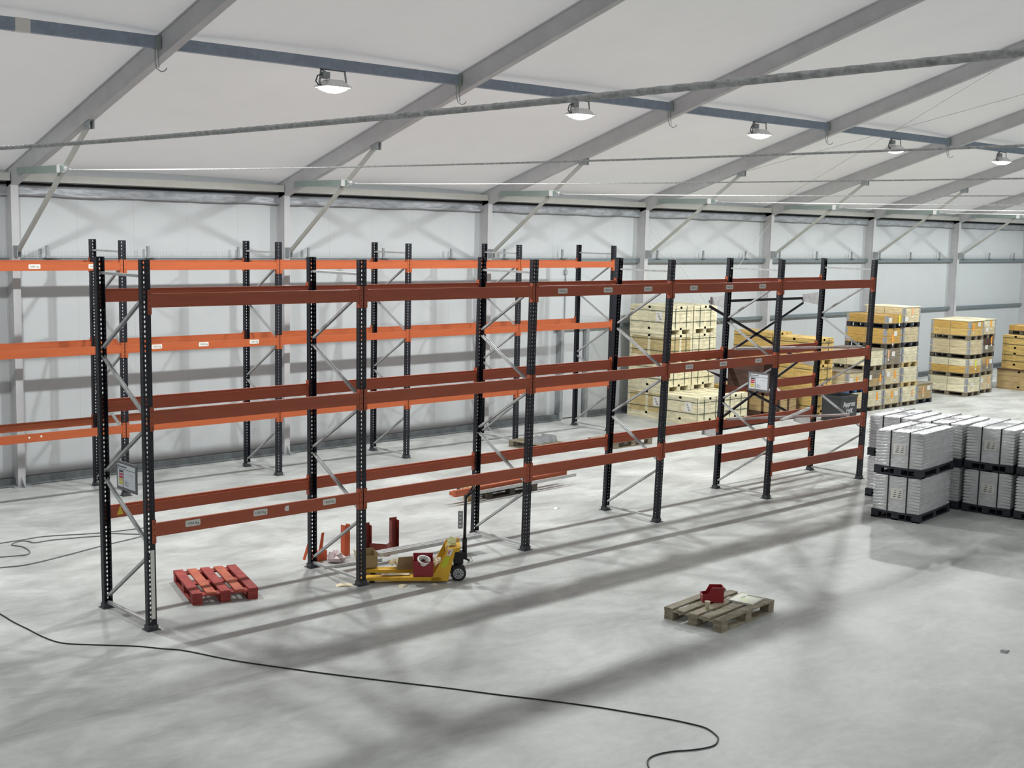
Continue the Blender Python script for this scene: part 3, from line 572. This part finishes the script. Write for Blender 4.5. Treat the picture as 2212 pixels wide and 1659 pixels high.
hd.tube([(1.46-Q, .25, 1.0), (1.5-Q, .2, 1.05), (1.54-Q, .14, 1.1), (1.56-Q, .2, 1.13), (1.56-Q, .3, 1.13), (1.54-Q, .36, 1.1), (1.5-Q, .3, 1.05), (1.46-Q, .25, 1.0)], .012, 8); hd.build('steering_handle', M_BLKM, J, world=False, smooth=True)
pl = MB(); pl.box(1.37-Q, 1.43-Q, .243, .249, .62, .84)
for i in range(4): pl.box(1.385-Q, 1.412-Q, .2405, .2428, .645+i*.05, .667+i*.05, 1)
pl.build('perforated_plate', [M_GALVD, M_LABEL], J, world=False)
mb = MB(); mb.tube([(1.5-Q, .25, .2), (1.53-Q, .22, .27), (1.5-Q, .2, .33), (1.56-Q, .24, .22), (1.49-Q, .28, .18)], .004, 5); mb.build('wire_tangle', M_GALV, J, world=False)
def JP(x, y, z): return Matrix.Translation((2.74, .05, 0)) @ Matrix.Rotation(ja, 4, 'Z') @ Vector((x, y, z))
def jt(name, label, cat, x, y, z, rz=0): return thing(name, label, cat, JP(x, y, z), ja+rz)
# dark red crate with helmet-like white bucket
t = jt('storage_crate', 'dark red plastic crate on the near fork of the pallet truck', 'crate', .66, .02, .087)
e = .008; MB().box(0, .24, -.02, .2, 0, e).box(0, .24, -.02, -.02+e, e, .185).box(0, .24, .2-e, .2, e, .24).box(0, e, -.02+e, .2-e, e, .21).box(.24-e, .24, -.02+e, .2-e, e, .21).build('crate_walls', M_REDBIN, t, world=False, bevel=.003)
t = jt('white_bucket', 'round white bucket with tools tilted inside the dark red crate', 'bucket', .76, .10, .10)
Tt = Matrix.Translation((0, .01, .03)) @ Matrix.Rotation(math.radians(22), 4, 'X') @ Matrix.Rotation(math.radians(10), 4, 'Y')
bk = MB(); nb_ = 28; prof = [(.06, 0), (.074, .16), (.082, .162), (.082, .175), (.070, .175), (.058, .02)]
bk.add([Tt @ Vector((r*math.cos(2*PI*j/nb_), r*math.sin(2*PI*j/nb_), z)) for r, z in prof for j in range(nb_)], [(i*nb_+j, i*nb_+(j+1) % nb_, (i+1)*nb_+(j+1) % nb_, (i+1)*nb_+j) for i in range(5) for j in range(nb_)]+[tuple(range(nb_)), tuple(5*nb_+j for j in range(nb_))])
bk.build('bucket_shell', M_WHITE, t, world=False)
MB().bar((-.03, 0, .06), (.03, .02, .17), .03, .03).bar((.0, -.03, .06), (-.03, .04, .16), .02, .02).box(.0, .04, -.02, .01, .12, .15, 1, T=None).build('hand_tools', [M_BLKM, M_RED], t, world=False)
t = jt('cardboard_box', 'open brown cardboard box on the far fork tips of the pallet truck', 'box', .02, .36, .088, math.radians(20))
MB().box(0, .22, 0, .16, 0, .005).box(0, .005, .005, .16, .005, .19).box(.215, .22, .005, .16, .005, .19).box(.005, .215, .155, .16, .005, .21).box(.005, .215, 0, .005, .005, .15).build('box_walls', M_CARD, t, world=False)
MB().prism([(0, 0), (.003, 0), (-.04, .22), (-.043, .22)], .0, .15, 'y').build('box_flap', M_CARDL, t, world=False, loc=(-.004, .0, .0))
t = jt('cardboard_sheet', 'bent brown cardboard sheet standing on the pallet truck between the forks', 'cardboard', .46, .3, .09, .15)
sb = MB()
sb.add([(0, 0, 0), (.26, 0, 0), (.27, -.02, .17), (.02, -.01, .16), (.36, .09, .02), (.33, .08, .16)], [(0, 1, 2, 3), (1, 4, 5, 2)]); sb.build('sheet', M_CARD, t, world=False, solid=.004)
for i, (x, y, z, r) in enumerate(((.42, .36, .1, .5), (.74, .36, .12, -.3), (.28, .05, .09, .05))):
    t = jt('packing_paper', ['crumpled cream packing paper left of the bent cardboard sheet', 'cream packing paper behind the dark red crate', 'flat white packing strip on the near fork'][i], 'paper', x, y, z, r)
    g = MB(); w_, d_ = ((.16, .14), (.24, .16), (.34, .07))[i]; am = (.05, .06, .004)[i]; vs = []
    for a in range(7):
        for b_ in range(7): vs.append((a/6*w_, b_/6*d_, am+am*math.sin(a*2.1+b_)*math.cos(b_*1.7)))
    g.add(vs, [(a*7+b_, a*7+b_+1, (a+1)*7+b_+1, (a+1)*7+b_) for a in range(6) for b_ in range(6)]); g.build('sheet', M_CARDL, t, world=False, solid=.003)
LB = ['topmost', 'middle', 'lowest']
for i in range(3):
    loose('steel_channel', f'long galvanised channel lying across the pallet truck, {LB[2-i]} of three', (3.28, .345+.055*i, .21), (4.92, .30+.055*i, .215), .042, .045, M_GALV, 'channel', None)
t = thing('plastic_bag_ball', 'crumpled yellowish plastic wrap on top of the pallet truck body', 'bag', JP(1.12, .12, .44), 0)
g = MB().lathe((0, 0, 0), [(.01, 0), (.05, .01), (.065, .04), (.05, .07), (.02, .085)], 12); g.v = [(x*(1+.35*math.sin(13*z*40+x*60)), y*(1+.35*math.cos(x*90)), z*(1+.3*math.sin(y*80))) for x, y, z in g.v]; g.build('wrap', mat('yellowish_wrap', S(224, 222, 170), .3, bump=.5, scale=20), t, world=False)
# papers and shavings under and beside the truck
for i, (x, y, a, l, m, lab) in enumerate(((7.6, 1.56, .4, .1, M_WHITE, 'white paper scrap on the floor behind the second and third rack frames'), (3.43, -.56, .1, .07, M_CARDL, 'cream paper scrap on the floor before the truck body'), (3.1, -.36, .3, .13, M_CARDL, 'cream card scrap under the near fork of the truck'),
                                          (2.58, .1, -.5, .2, M_CARDL, 'crumpled cream paper at the fork tips of the truck'), (6.47, -6.19, .2, .12, M_GALVD, 'thin grey scrap on the open floor at the right'))):
    mb = MB(); T = Matrix.Translation((x, y, .001)) @ Matrix.Rotation(a, 4, 'Z'); mb.prism([(-l/2, 0), (l/2, 0), (l*.3, .012), (-l*.2, .018)], -l*.3, l*.25, 'y', T=T)
    tag(mb.build('paper_scrap', m), lab, 'scrap')
# column guards
def guard(label, loc, rz, m, hts=(.42, .45), spread_=.40):
    t = thing('column_guard', label, 'guard', loc, rz); th = .006
    for i, (sx, hh) in enumerate(((-1, hts[0]), (1, hts[1]))):
        g = MB(); x = sx*spread_/2; w_ = .11
        g.box(x-w_/2, x+w_/2, .05, .05+th, 0, hh).box(x-w_/2, x-w_/2+th, -.02, .05, 0, hh-.03).box(x+w_/2-th, x+w_/2, -.02, .05, 0, hh-.03); g.build('guard_post', m, t, world=False, bevel=.003)
    g = MB(); g.bar((-spread_/2+.03, .0, .08), (.0, -.16, .08), .006, .15).bar((spread_/2-.03, .0, .08), (.0, -.16, .08), .006, .15); g.bar((-spread_/2, .0, .003), (.0, -.17, .003), .06, .006).bar((spread_/2, 0, .003), (0, -.17, .003), .06, .006); g.build('guard_base', m, t, world=False)
    return t
guard('dark red steel column guard shaped like a U standing behind the pallet truck', (3.84, 1.05, 0), math.radians(-10), M_RUSTR)
t = thing('column_guard', 'orange steel post guard standing behind the second front upright', 'guard', (3.42, 1.22, 0), .2); MB().box(-.05, .05, 0, .006, 0, .41).box(-.05, -.044, .006, .07, 0, .41).box(.044, .05, .006, .07, 0, .41).build('guard_post', M_GUARDO, t, world=False)
t = thing('column_guard', 'orange steel guard fallen over beside the second rear upright', 'guard', (2.98, 1.2, 0), .1)
MB().box(-.12, .12, 0, .08, 0, .13).prism([(.0, .13), (.06, .13), (.09, .36), (.05, .36)], .02, .03, 'y').bar((-.22, .05, .05), (-.12, .05, .3), .05, .006).build('guard_body', M_GUARDO, t, world=False, bevel=.004)
t = thing('plastic_bag', 'crumpled clear plastic bag on the floor right of the fallen orange guard', 'bag', (3.12, 1.05, 0), 0)
g = MB().lathe((0, 0, 0), [(.05, 0), (.1, .02), (.11, .07), (.07, .12), (.02, .13)], 16); g.v = [(x*(1+.3*math.sin(y*70)), y*(1+.3*math.cos(x*60+z*40)), z*(1+.2*math.sin(x*80))) for x, y, z in g.v]; g.build('bag_film', M_FILM, t, world=False)
loose('steel_channel', 'galvanised channel on the floor by the second rear upright', (2.82, .86, .02), (3.6, .72, .02), .03, .035, M_GALV, 'channel')
# floor cables
def spline(pts, z, sub=6):
    out = []; P = [Vector((x, y, z)) for x, y in pts]
    for i in range(len(P)-1):
        p0, p1, p2, p3 = P[max(i-1, 0)], P[i], P[i+1], P[min(i+2, len(P)-1)]
        for s_ in range(sub):
            t_ = s_/sub; out.append(.5*((2*p1)+(-p0+p2)*t_+(2*p0-5*p1+4*p2-p3)*t_**2+(-p0+3*p1-3*p2+p3)*t_**3))
    return out+[P[-1]]
FG = [(-1.0, 2.2), (-.97, 1.51), (-.97, 1.12), (-.95, .8), (-.93, .43), (-.86, .14), (-.65, -.1), (-.35, -.4), (-.18, -.64), (-.03, -.85), (.18, -1.38), (.42, -1.84), (.71, -2.35), (1.03, -2.87), (1.3, -3.3), (1.57, -3.76), (1.8, -4.13), (2.02, -4.51), (2.17, -4.82), (2.31, -5.13), (2.38, -5.33), (2.41, -5.49), (2.35, -5.65), (2.28, -5.72), (2.15, -5.77), (1.97, -5.72), (1.79, -5.62), (1.63, -5.58), (1.51, -5.61), (1.4, -5.72), (1.34, -5.85), (1.4, -6.1)]
tag(MB().tube(spline(FG, .0065), .0065, 8).build('floor_cable', M_CABLE, smooth=True), 'long black cable snaking across the open floor in front of the rack', 'cable')
for pts, m, lab in (([(-.15, 4.55), (.21, 4.55), (.5, 4.55), (.83, 4.55), (1.38, 4.32), (1.74, 4.24), (2.07, 4.2), (2.4, 4.1)], M_CABLEG, 'thin grey cable on the floor behind the near rack frame, rearmost of three'),
                    ([(-.07, 3.85), (.14, 3.78), (.26, 3.77), (.34, 3.92), (.36, 4.18), (.29, 4.36), (.36, 4.46), (.47, 4.49), (.53, 4.43), (.57, 4.3), (.8, 4.3), (1.19, 4.2), (1.42, 4.12), (1.57, 4.17), (1.71, 4.03), (1.9, 3.85)], M_CABLEG, 'thin grey cable with a loop on the floor behind the near rack frame'),
                    ([(-.58, 3.39), (-.26, 3.35), (.06, 3.29), (.59, 3.42), (1.03, 3.56), (1.32, 3.64), (1.77, 3.75), (2.3, 3.95)], M_CABLEG, 'thin grey cable on the floor behind the near rack frame, nearest of three')):
    tag(MB().tube(spline(pts, .008), .008, 6).build('floor_cable', m, smooth=True), lab, 'cable')

# loose channels and the dark crate on the far bay
for p, q, lab in (((11.1, .92, 2.36), (13.5, -.0, 2.36), 'galvanised channel lying across the middle beams of the far bay'), ((11.3, 1.0, 2.36), (12.3, .55, 2.36), 'short galvanised channel lying at the back of the middle beams of the far bay'),
                  ((11.05, .98, 1.17), (13.3, .05, 1.17), 'long galvanised channel lying across the lower beams of the far bay'), ((13.5, 1.0, 1.165), (11.2, .0, 1.26), 'galvanised channel crossing over another on the lower beams of the far bay')):
    loose('steel_channel', lab, p, q, .05, .035, M_GALV, 'channel')
t = thing('brown_crate', 'dark brown wooden crate standing in the far bay of the front rack', 'crate', (11.5, .55, 1.752), 0)
MB().box(-.5, -.15, -.30, .42, 0, .42).build('crate_box', W_BROWN, t, world=False); MB().box(-.51, -.44, -.312, -.3, 0, .42).box(-.21, -.14, -.312, -.3, 0, .42).box(-.512, -.5, -.3, -.23, 0, .42).build('corner_batten', W_BROWN, t, world=False)

# ------------------------------------------------------------------ strapped export crates
def crate(label, x, y, z, L, W, H, m, md, group, sheet=False, feet=.1, rz=0, boards=3, strap=True, name='wooden_crate'):
    """x,y near-left-front corner; L along x, W along y"""
    t = thing(name, label, 'crate', (x, y, z), rz, group); g = .004
    b = MB().box(.014, L-.014, .014, W-.014, feet, H-.012)
    b.build('crate_core', m, t, world=False)
    p = MB(); hh = (H-feet)/boards
    for i in range(boards):
        z0, z1 = feet+i*hh+g, feet+(i+1)*hh-g
        p.box(.008, .014, .02, W-.02, z0, z1); p.box(.02, L-.02, .008, .014, z0, z1)
    p.build('side_boards', md, t, world=False)
    bt = MB()
    for yy in (0, W/2-.035, W-.07): bt.box(0, .008, yy, yy+.07, feet, H-.012)
    for xx in (0, L/2-.035, L-.07): bt.box(xx, xx+.07, 0, .008, feet, H-.012)
    bt.box(.07, L-.07, 0, .0075, feet, feet+.05).box(.07, L-.07, 0, .0075, H-.065, H-.012).box(0, .0075, .07, W-.07, feet, feet+.05).box(0, .0075, .07, W-.07, H-.065, H-.012)
    bt.build('battens', m, t, world=False)
    tp = MB(); nt_ = 5
    for i in range(nt_): tp.box(0, L, i*W/nt_+.003, (i+1)*W/nt_-.003, H-.0115, H)
    tp.build('lid_boards', m, t, world=False)
    if feet > .03:
        for xx in (0, L/2-.05, L-.1): MB().box(xx, xx+.1, 0, W, 0, feet-.0005).build('skid', m, t, world=False)
    if strap:
        s_ = MB(); o_ = .003
        for zz in (feet+(H-feet)*.3, feet+(H-feet)*.78): s_.box(-o_, L+o_, -o_, W+o_, zz, zz+.012)
        for xx in (L*.27, L*.73): s_.box(xx, xx+.012, -o_-.001, W+o_+.001, feet-.002, H+o_)
        s_.build('straps', M_STRAP, t, world=False)
    if sheet:
        q = MB().box(-.005, -.0035, W*.16, W*.16+.2, feet+.2, feet+.42)
        for i in range(5): q.box(-.0062, -.0052, W*.16+.03+.02*i, W*.16+.09+.02*i, feet+.23+.035*i, feet+.243+.035*i, 1)
        q.build('label_sheet', [M_LABEL, M_INK], t, world=False)
    return t
FLN = ['on the floor', 'second from the floor', 'third from the floor', 'fourth from the floor', 'fifth from the floor']
for i, (x, L) in enumerate(((16.22, .86), (17.10, .86))):
    for k in range(4):
        crate(f'cream strapped crate {FLN[k]} in the {["left", "right"][i]} tall column', x+random.uniform(-.01, .01), 6.66, .655*k, L, 1.18, .65, W_CREAM, W_CREAM if (i or k % 2) else W_CREAMD, 'cream strapped crates', sheet=(i == 0 and k in (0, 1, 3)))
for i in range(2):
    crate(f'cream strapped crate before the tall stack, {["left", "right"][i]} of two', 16.06+i*.93, 5.62, 0, .9, 1.0, .64, W_CREAM, W_CREAM, 'cream strapped crates', sheet=(i == 0))
crate('old brown wooden crate between the cream crates and the yellow crate stack', 18.45, 5.15, 0, .8, .9, .6, W_BROWN, W_TAN, None, strap=False, name='wooden_crate')
tag(MB().lathe((18.75, 5.5, .602), [(.02, 0), (.16, .01), (.14, .06), (.05, .12), (.01, .13)], 14).build('plastic_wrap', M_FILM, smooth=True), 'crumpled clear plastic wrap on the old brown crate', 'wrap')
for k in range(3):
    crate(f'yellow pine crate {FLN[k]} in the front column behind the rack', 19.44, 4.9, .625*k, .8, 1.15, .62, W_YELL, W_YELL, 'yellow pine crates')
    crate(f'yellow pine crate {FLN[k]} in the rear column behind the rack', 19.44, 6.1, .645*k, .8, 1.15, .64, W_YELL, W_YELL, 'yellow pine crates')
crate('yellow pine crate on the floor left of the yellow crate columns', 18.6, 6.2, 0, .8, 1.1, .62, W_YELL, W_YELL, 'yellow pine crates')

# ------------------------------------------------------------------ pallet boxes (pallet + hinged collars)
def pbox(label, x, y, z, H, mc, mp, tags=(), lid=None, nc=2, group='stacked pallet boxes', L=.78, W=1.15, rz=0, hinge=True):
    t = thing('pallet_box', label, 'pallet box', (x, y, z), rz, group); ph = .12; th = .02
    p = MB().box(0, L, 0, W, ph-.02, ph)
    for xx in (0, L/2-.05, L-.1):
        for yy in (0, W/2-.06, W-.12): p.box(xx, xx+.1, yy, yy+.12, .018, ph-.021)
        p.box(xx, xx+.1, 0, W, 0, .017)
    p.build('pallet_base', mp, t, world=False)
    mc = mc if isinstance(mc, (list, tuple)) else [mc]
    hh = (H-ph)/nc
    for i in range(nc):
        z0, z1 = ph+.001+i*hh, ph+(i+1)*hh-.004
        c = MB().box(0, L, 0, th, z0, z1).box(0, L, W-th, W, z0, z1).box(0, th, th, W-th, z0, z1).box(L-th, L, th, W-th, z0, z1)
        c.build('collar', mc[i % len(mc)], t, world=False)
        if hinge:
            for cx, sx in ((0, 1), (L, -1)):
                for cy, sy in ((0, 1), (W, -1)):
                    g = MB(); xa, xb = sorted((cx-sx*.003, cx+sx*.07)); ya, yb = sorted((cy-sy*.003, cy)); g.box(xa, xb, ya, yb, z0+.015, z1-.015)
                    xa, xb = sorted((cx-sx*.003, cx)); ya, yb = sorted((cy-sy*.003, cy+sy*.07)); g.box(xa, xb, ya, yb, z0+.015, z1-.015)
                    g.build('corner_hinge', M_HINGE, t, world=False)
            MB().box(-.003, 0, W/2-.006, W/2+.006, z0+.01, z1-.01).build('board_joint', W_GREY, t, world=False)
    MB().box(th, L-th, th, W-th, ph, H-.03 if lid is None else H-.006).build('packed_goods', W_TAN, t, world=False)
    if lid is not None: MB().box(-.01, L+.01, -.01, W+.01, H-.003, H+.012).build('lid', lid, t, world=False)
    for kind, u, v in tags:
        m = {'o': M_TAGO, 'y': M_TAGY, 'g': M_TAGG, 'w': M_LABEL, 'p': M_TAGR}[kind]; w_, h_ = (.15, .12) if kind == 'w' else (.075, .19)
        MB().box(u*L, u*L+w_, -.006, -.0035, v*H, v*H+h_).build('tag', m, t, world=False)
        if kind != 'w': MB().box(u*L+.01, u*L+.07, -.006, -.0035, v*H-.08, v*H-.015).build('tag_card', M_LABEL, t, world=False)
    return t
P_, O_, T_, G_, C_ = W_PALE, W_OCHRE, W_TAN, W_GREY, W_CREAM
C0x = 21.45; th_ = .505
cols = {-1: (20.62, [(P_, G_, (('o', .5, .45),)), ([C_, P_], W_BLUE, (('o', .5, .4), ('w', .1, .5)))]),
        0: (C0x, [(C_, G_, (('o', .62, .5),)), ([T_, G_], G_, (('w', .1, .55), ('o', .75, .4))), (C_, G_, ())]),
        1: (C0x+.81, [(P_, G_, (('o', .45, .5), ('w', .65, .6))), (P_, G_, (('w', .15, .6), ('o', .6, .5))), (G_, G_, (('p', .15, .55), ('w', .4, .6))), (O_, W_DARK, (('w', .5, .6), ('o', .4, .3))), (O_, P_BLACK, (('w', .1, .45), ('y', .7, .4)))]),
        2: (C0x+1.64, [(C_, G_, (('p', .65, .45),)), (C_, W_CREAMD, ()), (C_, W_CREAMD, ()), (P_, P_BLACK, ()), ([P_, P_], P_BLACK, (('p', .45, .6), ('w', .05, .3)))]),
        3: (C0x+2.46, [([T_, T_], P_BLACK, (('p', .35, .5), ('w', .65, .65)))])}
cn = {-1: 'two-high column', 0: 'three-high column', 1: 'left five-high column', 2: 'right five-high column', 3: 'single-box column'}
for c, (x, lst) in cols.items():
    z = 0
    for k, (mc, mp, tg) in enumerate(lst):
        H = th_; nc = 2; lid = None
        if c == 1 and k == 4: H = .33; nc = 1
        if k == len(lst)-1 and c in (-1, 0, 2, 3): lid = {0: W_GREY, -1: W_GREY, 2: W_CREAM, 3: W_GREY}[c]
        pbox(f'pallet box {FLN[k]} in the {cn[c]} behind the rack', x+random.uniform(-.012, .012), 4.7+random.uniform(-.02, .02), z, H, mc, mp, tg, lid, nc); z += H+.001
DD = [([C_, C_], G_, (('w', .3, .5),)), ([O_, C_], G_, (('y', .5, .55),)), ([P_, P_], W_DARK, ()), ([W_YELL, O_], G_, (('o', .2, .5), ('w', .55, .7)))]
DE = [([P_, P_], G_, (('p', .65, .5), ('w', .1, .6))), ([G_, T_], G_, (('o', .5, .5), ('w', .7, .6))), ([G_, W_BROWN], W_DARK, (('o', .7, .7), ('w', .3, .4))), ([P_, C_], G_, (('o', .6, .6), ('w', .25, .35)))]
DL = [W_CREAM, W_CREAM, W_CREAM]
for c, (x, y, lst, nm) in enumerate(((26.5, 4.68, DD, 'left column'), (27.42, 4.80, DE, 'right column'))):
    z = 0
    for k, (mc, mp, tg) in enumerate(lst):
        pbox(f'pallet box {FLN[k]} in the {nm} of the four-high stack', x+random.uniform(-.012, .012), y, z, .515, mc, mp, tg if c < 2 else (), W_CREAM if k == 3 else None, group='pallet boxes of the four-high stack'); z += .516
# group at the right edge
crate('long flat brown wooden crate on the floor at the right edge', 29.3, 3.9, 0, 1.2, 1.3, .56, W_TAN, W_TAN, None, strap=False, feet=.06)
tag(MB().box(29.25, 30.5, 3.95, 5.2, .561, .59).build('plywood_sheet', W_BROWN), 'brown plywood sheet on the long flat crate at the right edge', 'sheet')
for k in range(2): crate(f'small yellow strapped crate at the right edge, {["lower", "upper"][k]} of two', 29.42, 4.4, .591+.485*k, .85, .75, .48, W_YELL, W_YELL, 'yellow crates at the right edge', strap=True)
pbox('low wooden pallet collar box on top of the yellow crates at the right edge', 29.75, 4.4, 1.562, .27, O_, W_DARK, nc=1, hinge=False, W=.75, group=None)
# black bin with chalk writing
t = thing('plastic_bin', 'black open plastic bin with white chalk writing before the yellow crates', 'bin', (19.35, 4.05, 0), .05)
bb = MB(); e = .02; L, W, H = .74, .5, .6
bb.box(0, L, 0, W, .05, .07).box(0, L, 0, e, .07, H).box(0, L, W-e, W, .07, H).box(0, e, e, W-e, .07, H).box(L-e, L, e, W-e, .07, H); bb.build('bin_walls', M_BINK, t, world=False, bevel=.004)
MB().box(-.015, L+.015, -.015, .0, H-.05, H).box(-.015, 0, 0, W, H-.05, H).box(L, L+.015, 0, W, H-.05, H).build('rim', M_BINK, t, world=False)
MB().box(0, .1, 0, W, 0, .0495).box(L-.1, L, 0, W, 0, .0495).build('runner', M_BINK, t, world=False)
ck = MB(); put_text(ck, 'Approx', .17, (L*.5, -.004, .4), (1, 0, 0), (0, 0, 1), 0, True); put_text(ck, '1WK', .15, (L*.52, -.004, .23), (1, 0, 0), (0, 0, 1), 0, True)
ck.build('chalk_writing', M_CHALK, t, world=False, solid=.002)

# ------------------------------------------------------------------ stretch-wrapped loads on black pallets
WRAP = {}
def wrapped(label, O, u, v, z, group='stretch-wrapped loads on black pallets'):
    r = math.radians(7); T0 = Vector((12.72, -3.30, 0)); e1 = Vector((math.cos(r), math.sin(r), 0)); e2 = Vector((-math.sin(r), math.cos(r), 0))
    loc = T0+e1*u+e2*v+Vector((0, 0, z)); t = thing('wrapped_load', label, 'load', loc, r+random.uniform(-.008, .008), group)
    L, W = 1.24, .76; ph, H = .125, .675
    if 'm' not in WRAP:
        p = MB().box(0, L, 0, W, ph-.03, ph)
        for xx in (0, L/2-.06, L-.12):
            for yy in (0, W/2-.06, W-.12): p.box(xx+.002, xx+.12, yy+.002, yy+.118, .02, ph-.031)
        for yy in (0, W/2-.06, W-.12): p.box(0, L, yy, yy+.12, 0, .0195)
        p.box(0, .12, 0, W, 0, .0195).box(L-.12, L, 0, W, 0, .0195)
        WRAP['p'] = p.build('p', P_BLACK, bevel=.003)
        g = MB(); rnd = random.Random(3); nl = 11; n = 16; rows = []
        def ring(ins, zz, jit):
            out = []; a, b, c, d_ = ins, L-ins, ins, W-ins
            for s_ in range(4):
                for i in range(n):
                    f = i/n
                    x, y = [(a+(b-a)*f, c), (b, c+(d_-c)*f), (b-(b-a)*f, d_), (a, d_-(d_-c)*f)][s_]
                    cr = min(f, 1-f)*2; dp = (ins-.010)*max(0, 1-cr*2.2 if cr > .12 else 1)-(ins-.010)
                    x += (.0 if s_ in (0, 2) else (-dp if s_ == 1 else dp)); y += (.0 if s_ in (1, 3) else (dp if s_ == 0 else -dp))
                    out.append((x+rnd.uniform(-jit, jit), y+rnd.uniform(-jit, jit), zz+rnd.uniform(-jit, jit)))
            return out
        hl = (H-ph-.03)/nl; prev = ring(.02, ph+.001, .002); g.v += prev; nr = 1
        for i in range(nl):
            for ins, fz in ((.010, .15), (.010, .6), (.030, .9)):
                g.v += ring(ins, ph+.004+hl*(i+fz), .0016); nr += 1
        g.v += ring(.014, H-.03, .004); nr += 1; g.v += ring(.03, H-.006, .004); nr += 1
        N4 = 4*n; g.f = [(i*N4+j, i*N4+(j+1) % N4, (i+1)*N4+(j+1) % N4, (i+1)*N4+j) for i in range(nr-1) for j in range(N4)]
        # top surface grid fan
        base = (nr-1)*N4; ctr = len(g.v); 
        rings = [base]
        for q, s_ in enumerate((.72, .42, .15)):
            st = len(g.v)
            for j in range(N4):
                x, y, zz = g.v[base+j]; g.v.append((L/2+(x-L/2)*s_, W/2+(y-W/2)*s_, H-.004+rnd.uniform(-.007, .008))); 
            rings.append(st)
        for a, b in zip(rings, rings[1:]): g.f += [(a+j, a+(j+1) % N4, b+(j+1) % N4, b+j) for j in range(N4)]
        g.f.append(tuple(rings[-1]+j for j in range(N4))); ntop = 3*N4+1; ns = len(g.f)-ntop
        g.m = [0]*ns+[1]*ntop; WRAP['g'] = g.build('g', [M_WRAP, M_WRAP_LIT])
        s_ = MB()
        for yy in (W*.27, W*.66):
            s_.box(.001, .006, yy, yy+.018, ph-.1, H+.008).box(.001, L-.001, yy, yy+.018, H+.003, H+.009).box(L-.006, L-.001, yy, yy+.018, ph-.1, H+.008)
        WRAP['s'] = s_.build('s', M_STRAPB)
        l = MB().box(.003, .0075, W*.36, W*.36+.19, ph+.2, ph+.36)
        for i in range(4):
            for j in range(2): l.box(.0016, .0029, W*.36+.03+j*.08, W*.36+.08+j*.08-.01*i, ph+.23+.03*i, ph+.24+.03*i, 1)
        WRAP['l'] = l.build('l', [M_LABEL, M_INK]); WRAP['m'] = 1
        for key in 'pgsl':
            me = WRAP[key].data; bev = key == 'p'; ob = WRAP[key]; bpy.data.objects.remove(ob); WRAP[key] = me
    for nm, key in (('black_pallet', 'p'), ('wrapped_stack', 'g'), ('straps', 's'), ('label_sheet', 'l')): mk(nm, WRAP[key], t)
    return t
TW = ['lower', 'upper']
for k in range(2):
    z = .684*k
    wrapped(f'grey stretch-wrapped load standing forward of its row, {TW[k]} of two', 0, -1.43, .93, z)
    for j, nm in enumerate(('nearest column at the right edge', 'second column from the right edge', 'column directly behind the forward pair', 'rearmost left column')):
        wrapped(f'grey stretch-wrapped load, {TW[k]} of two in the {nm}', 0, .0, -.74+.81*j, z)
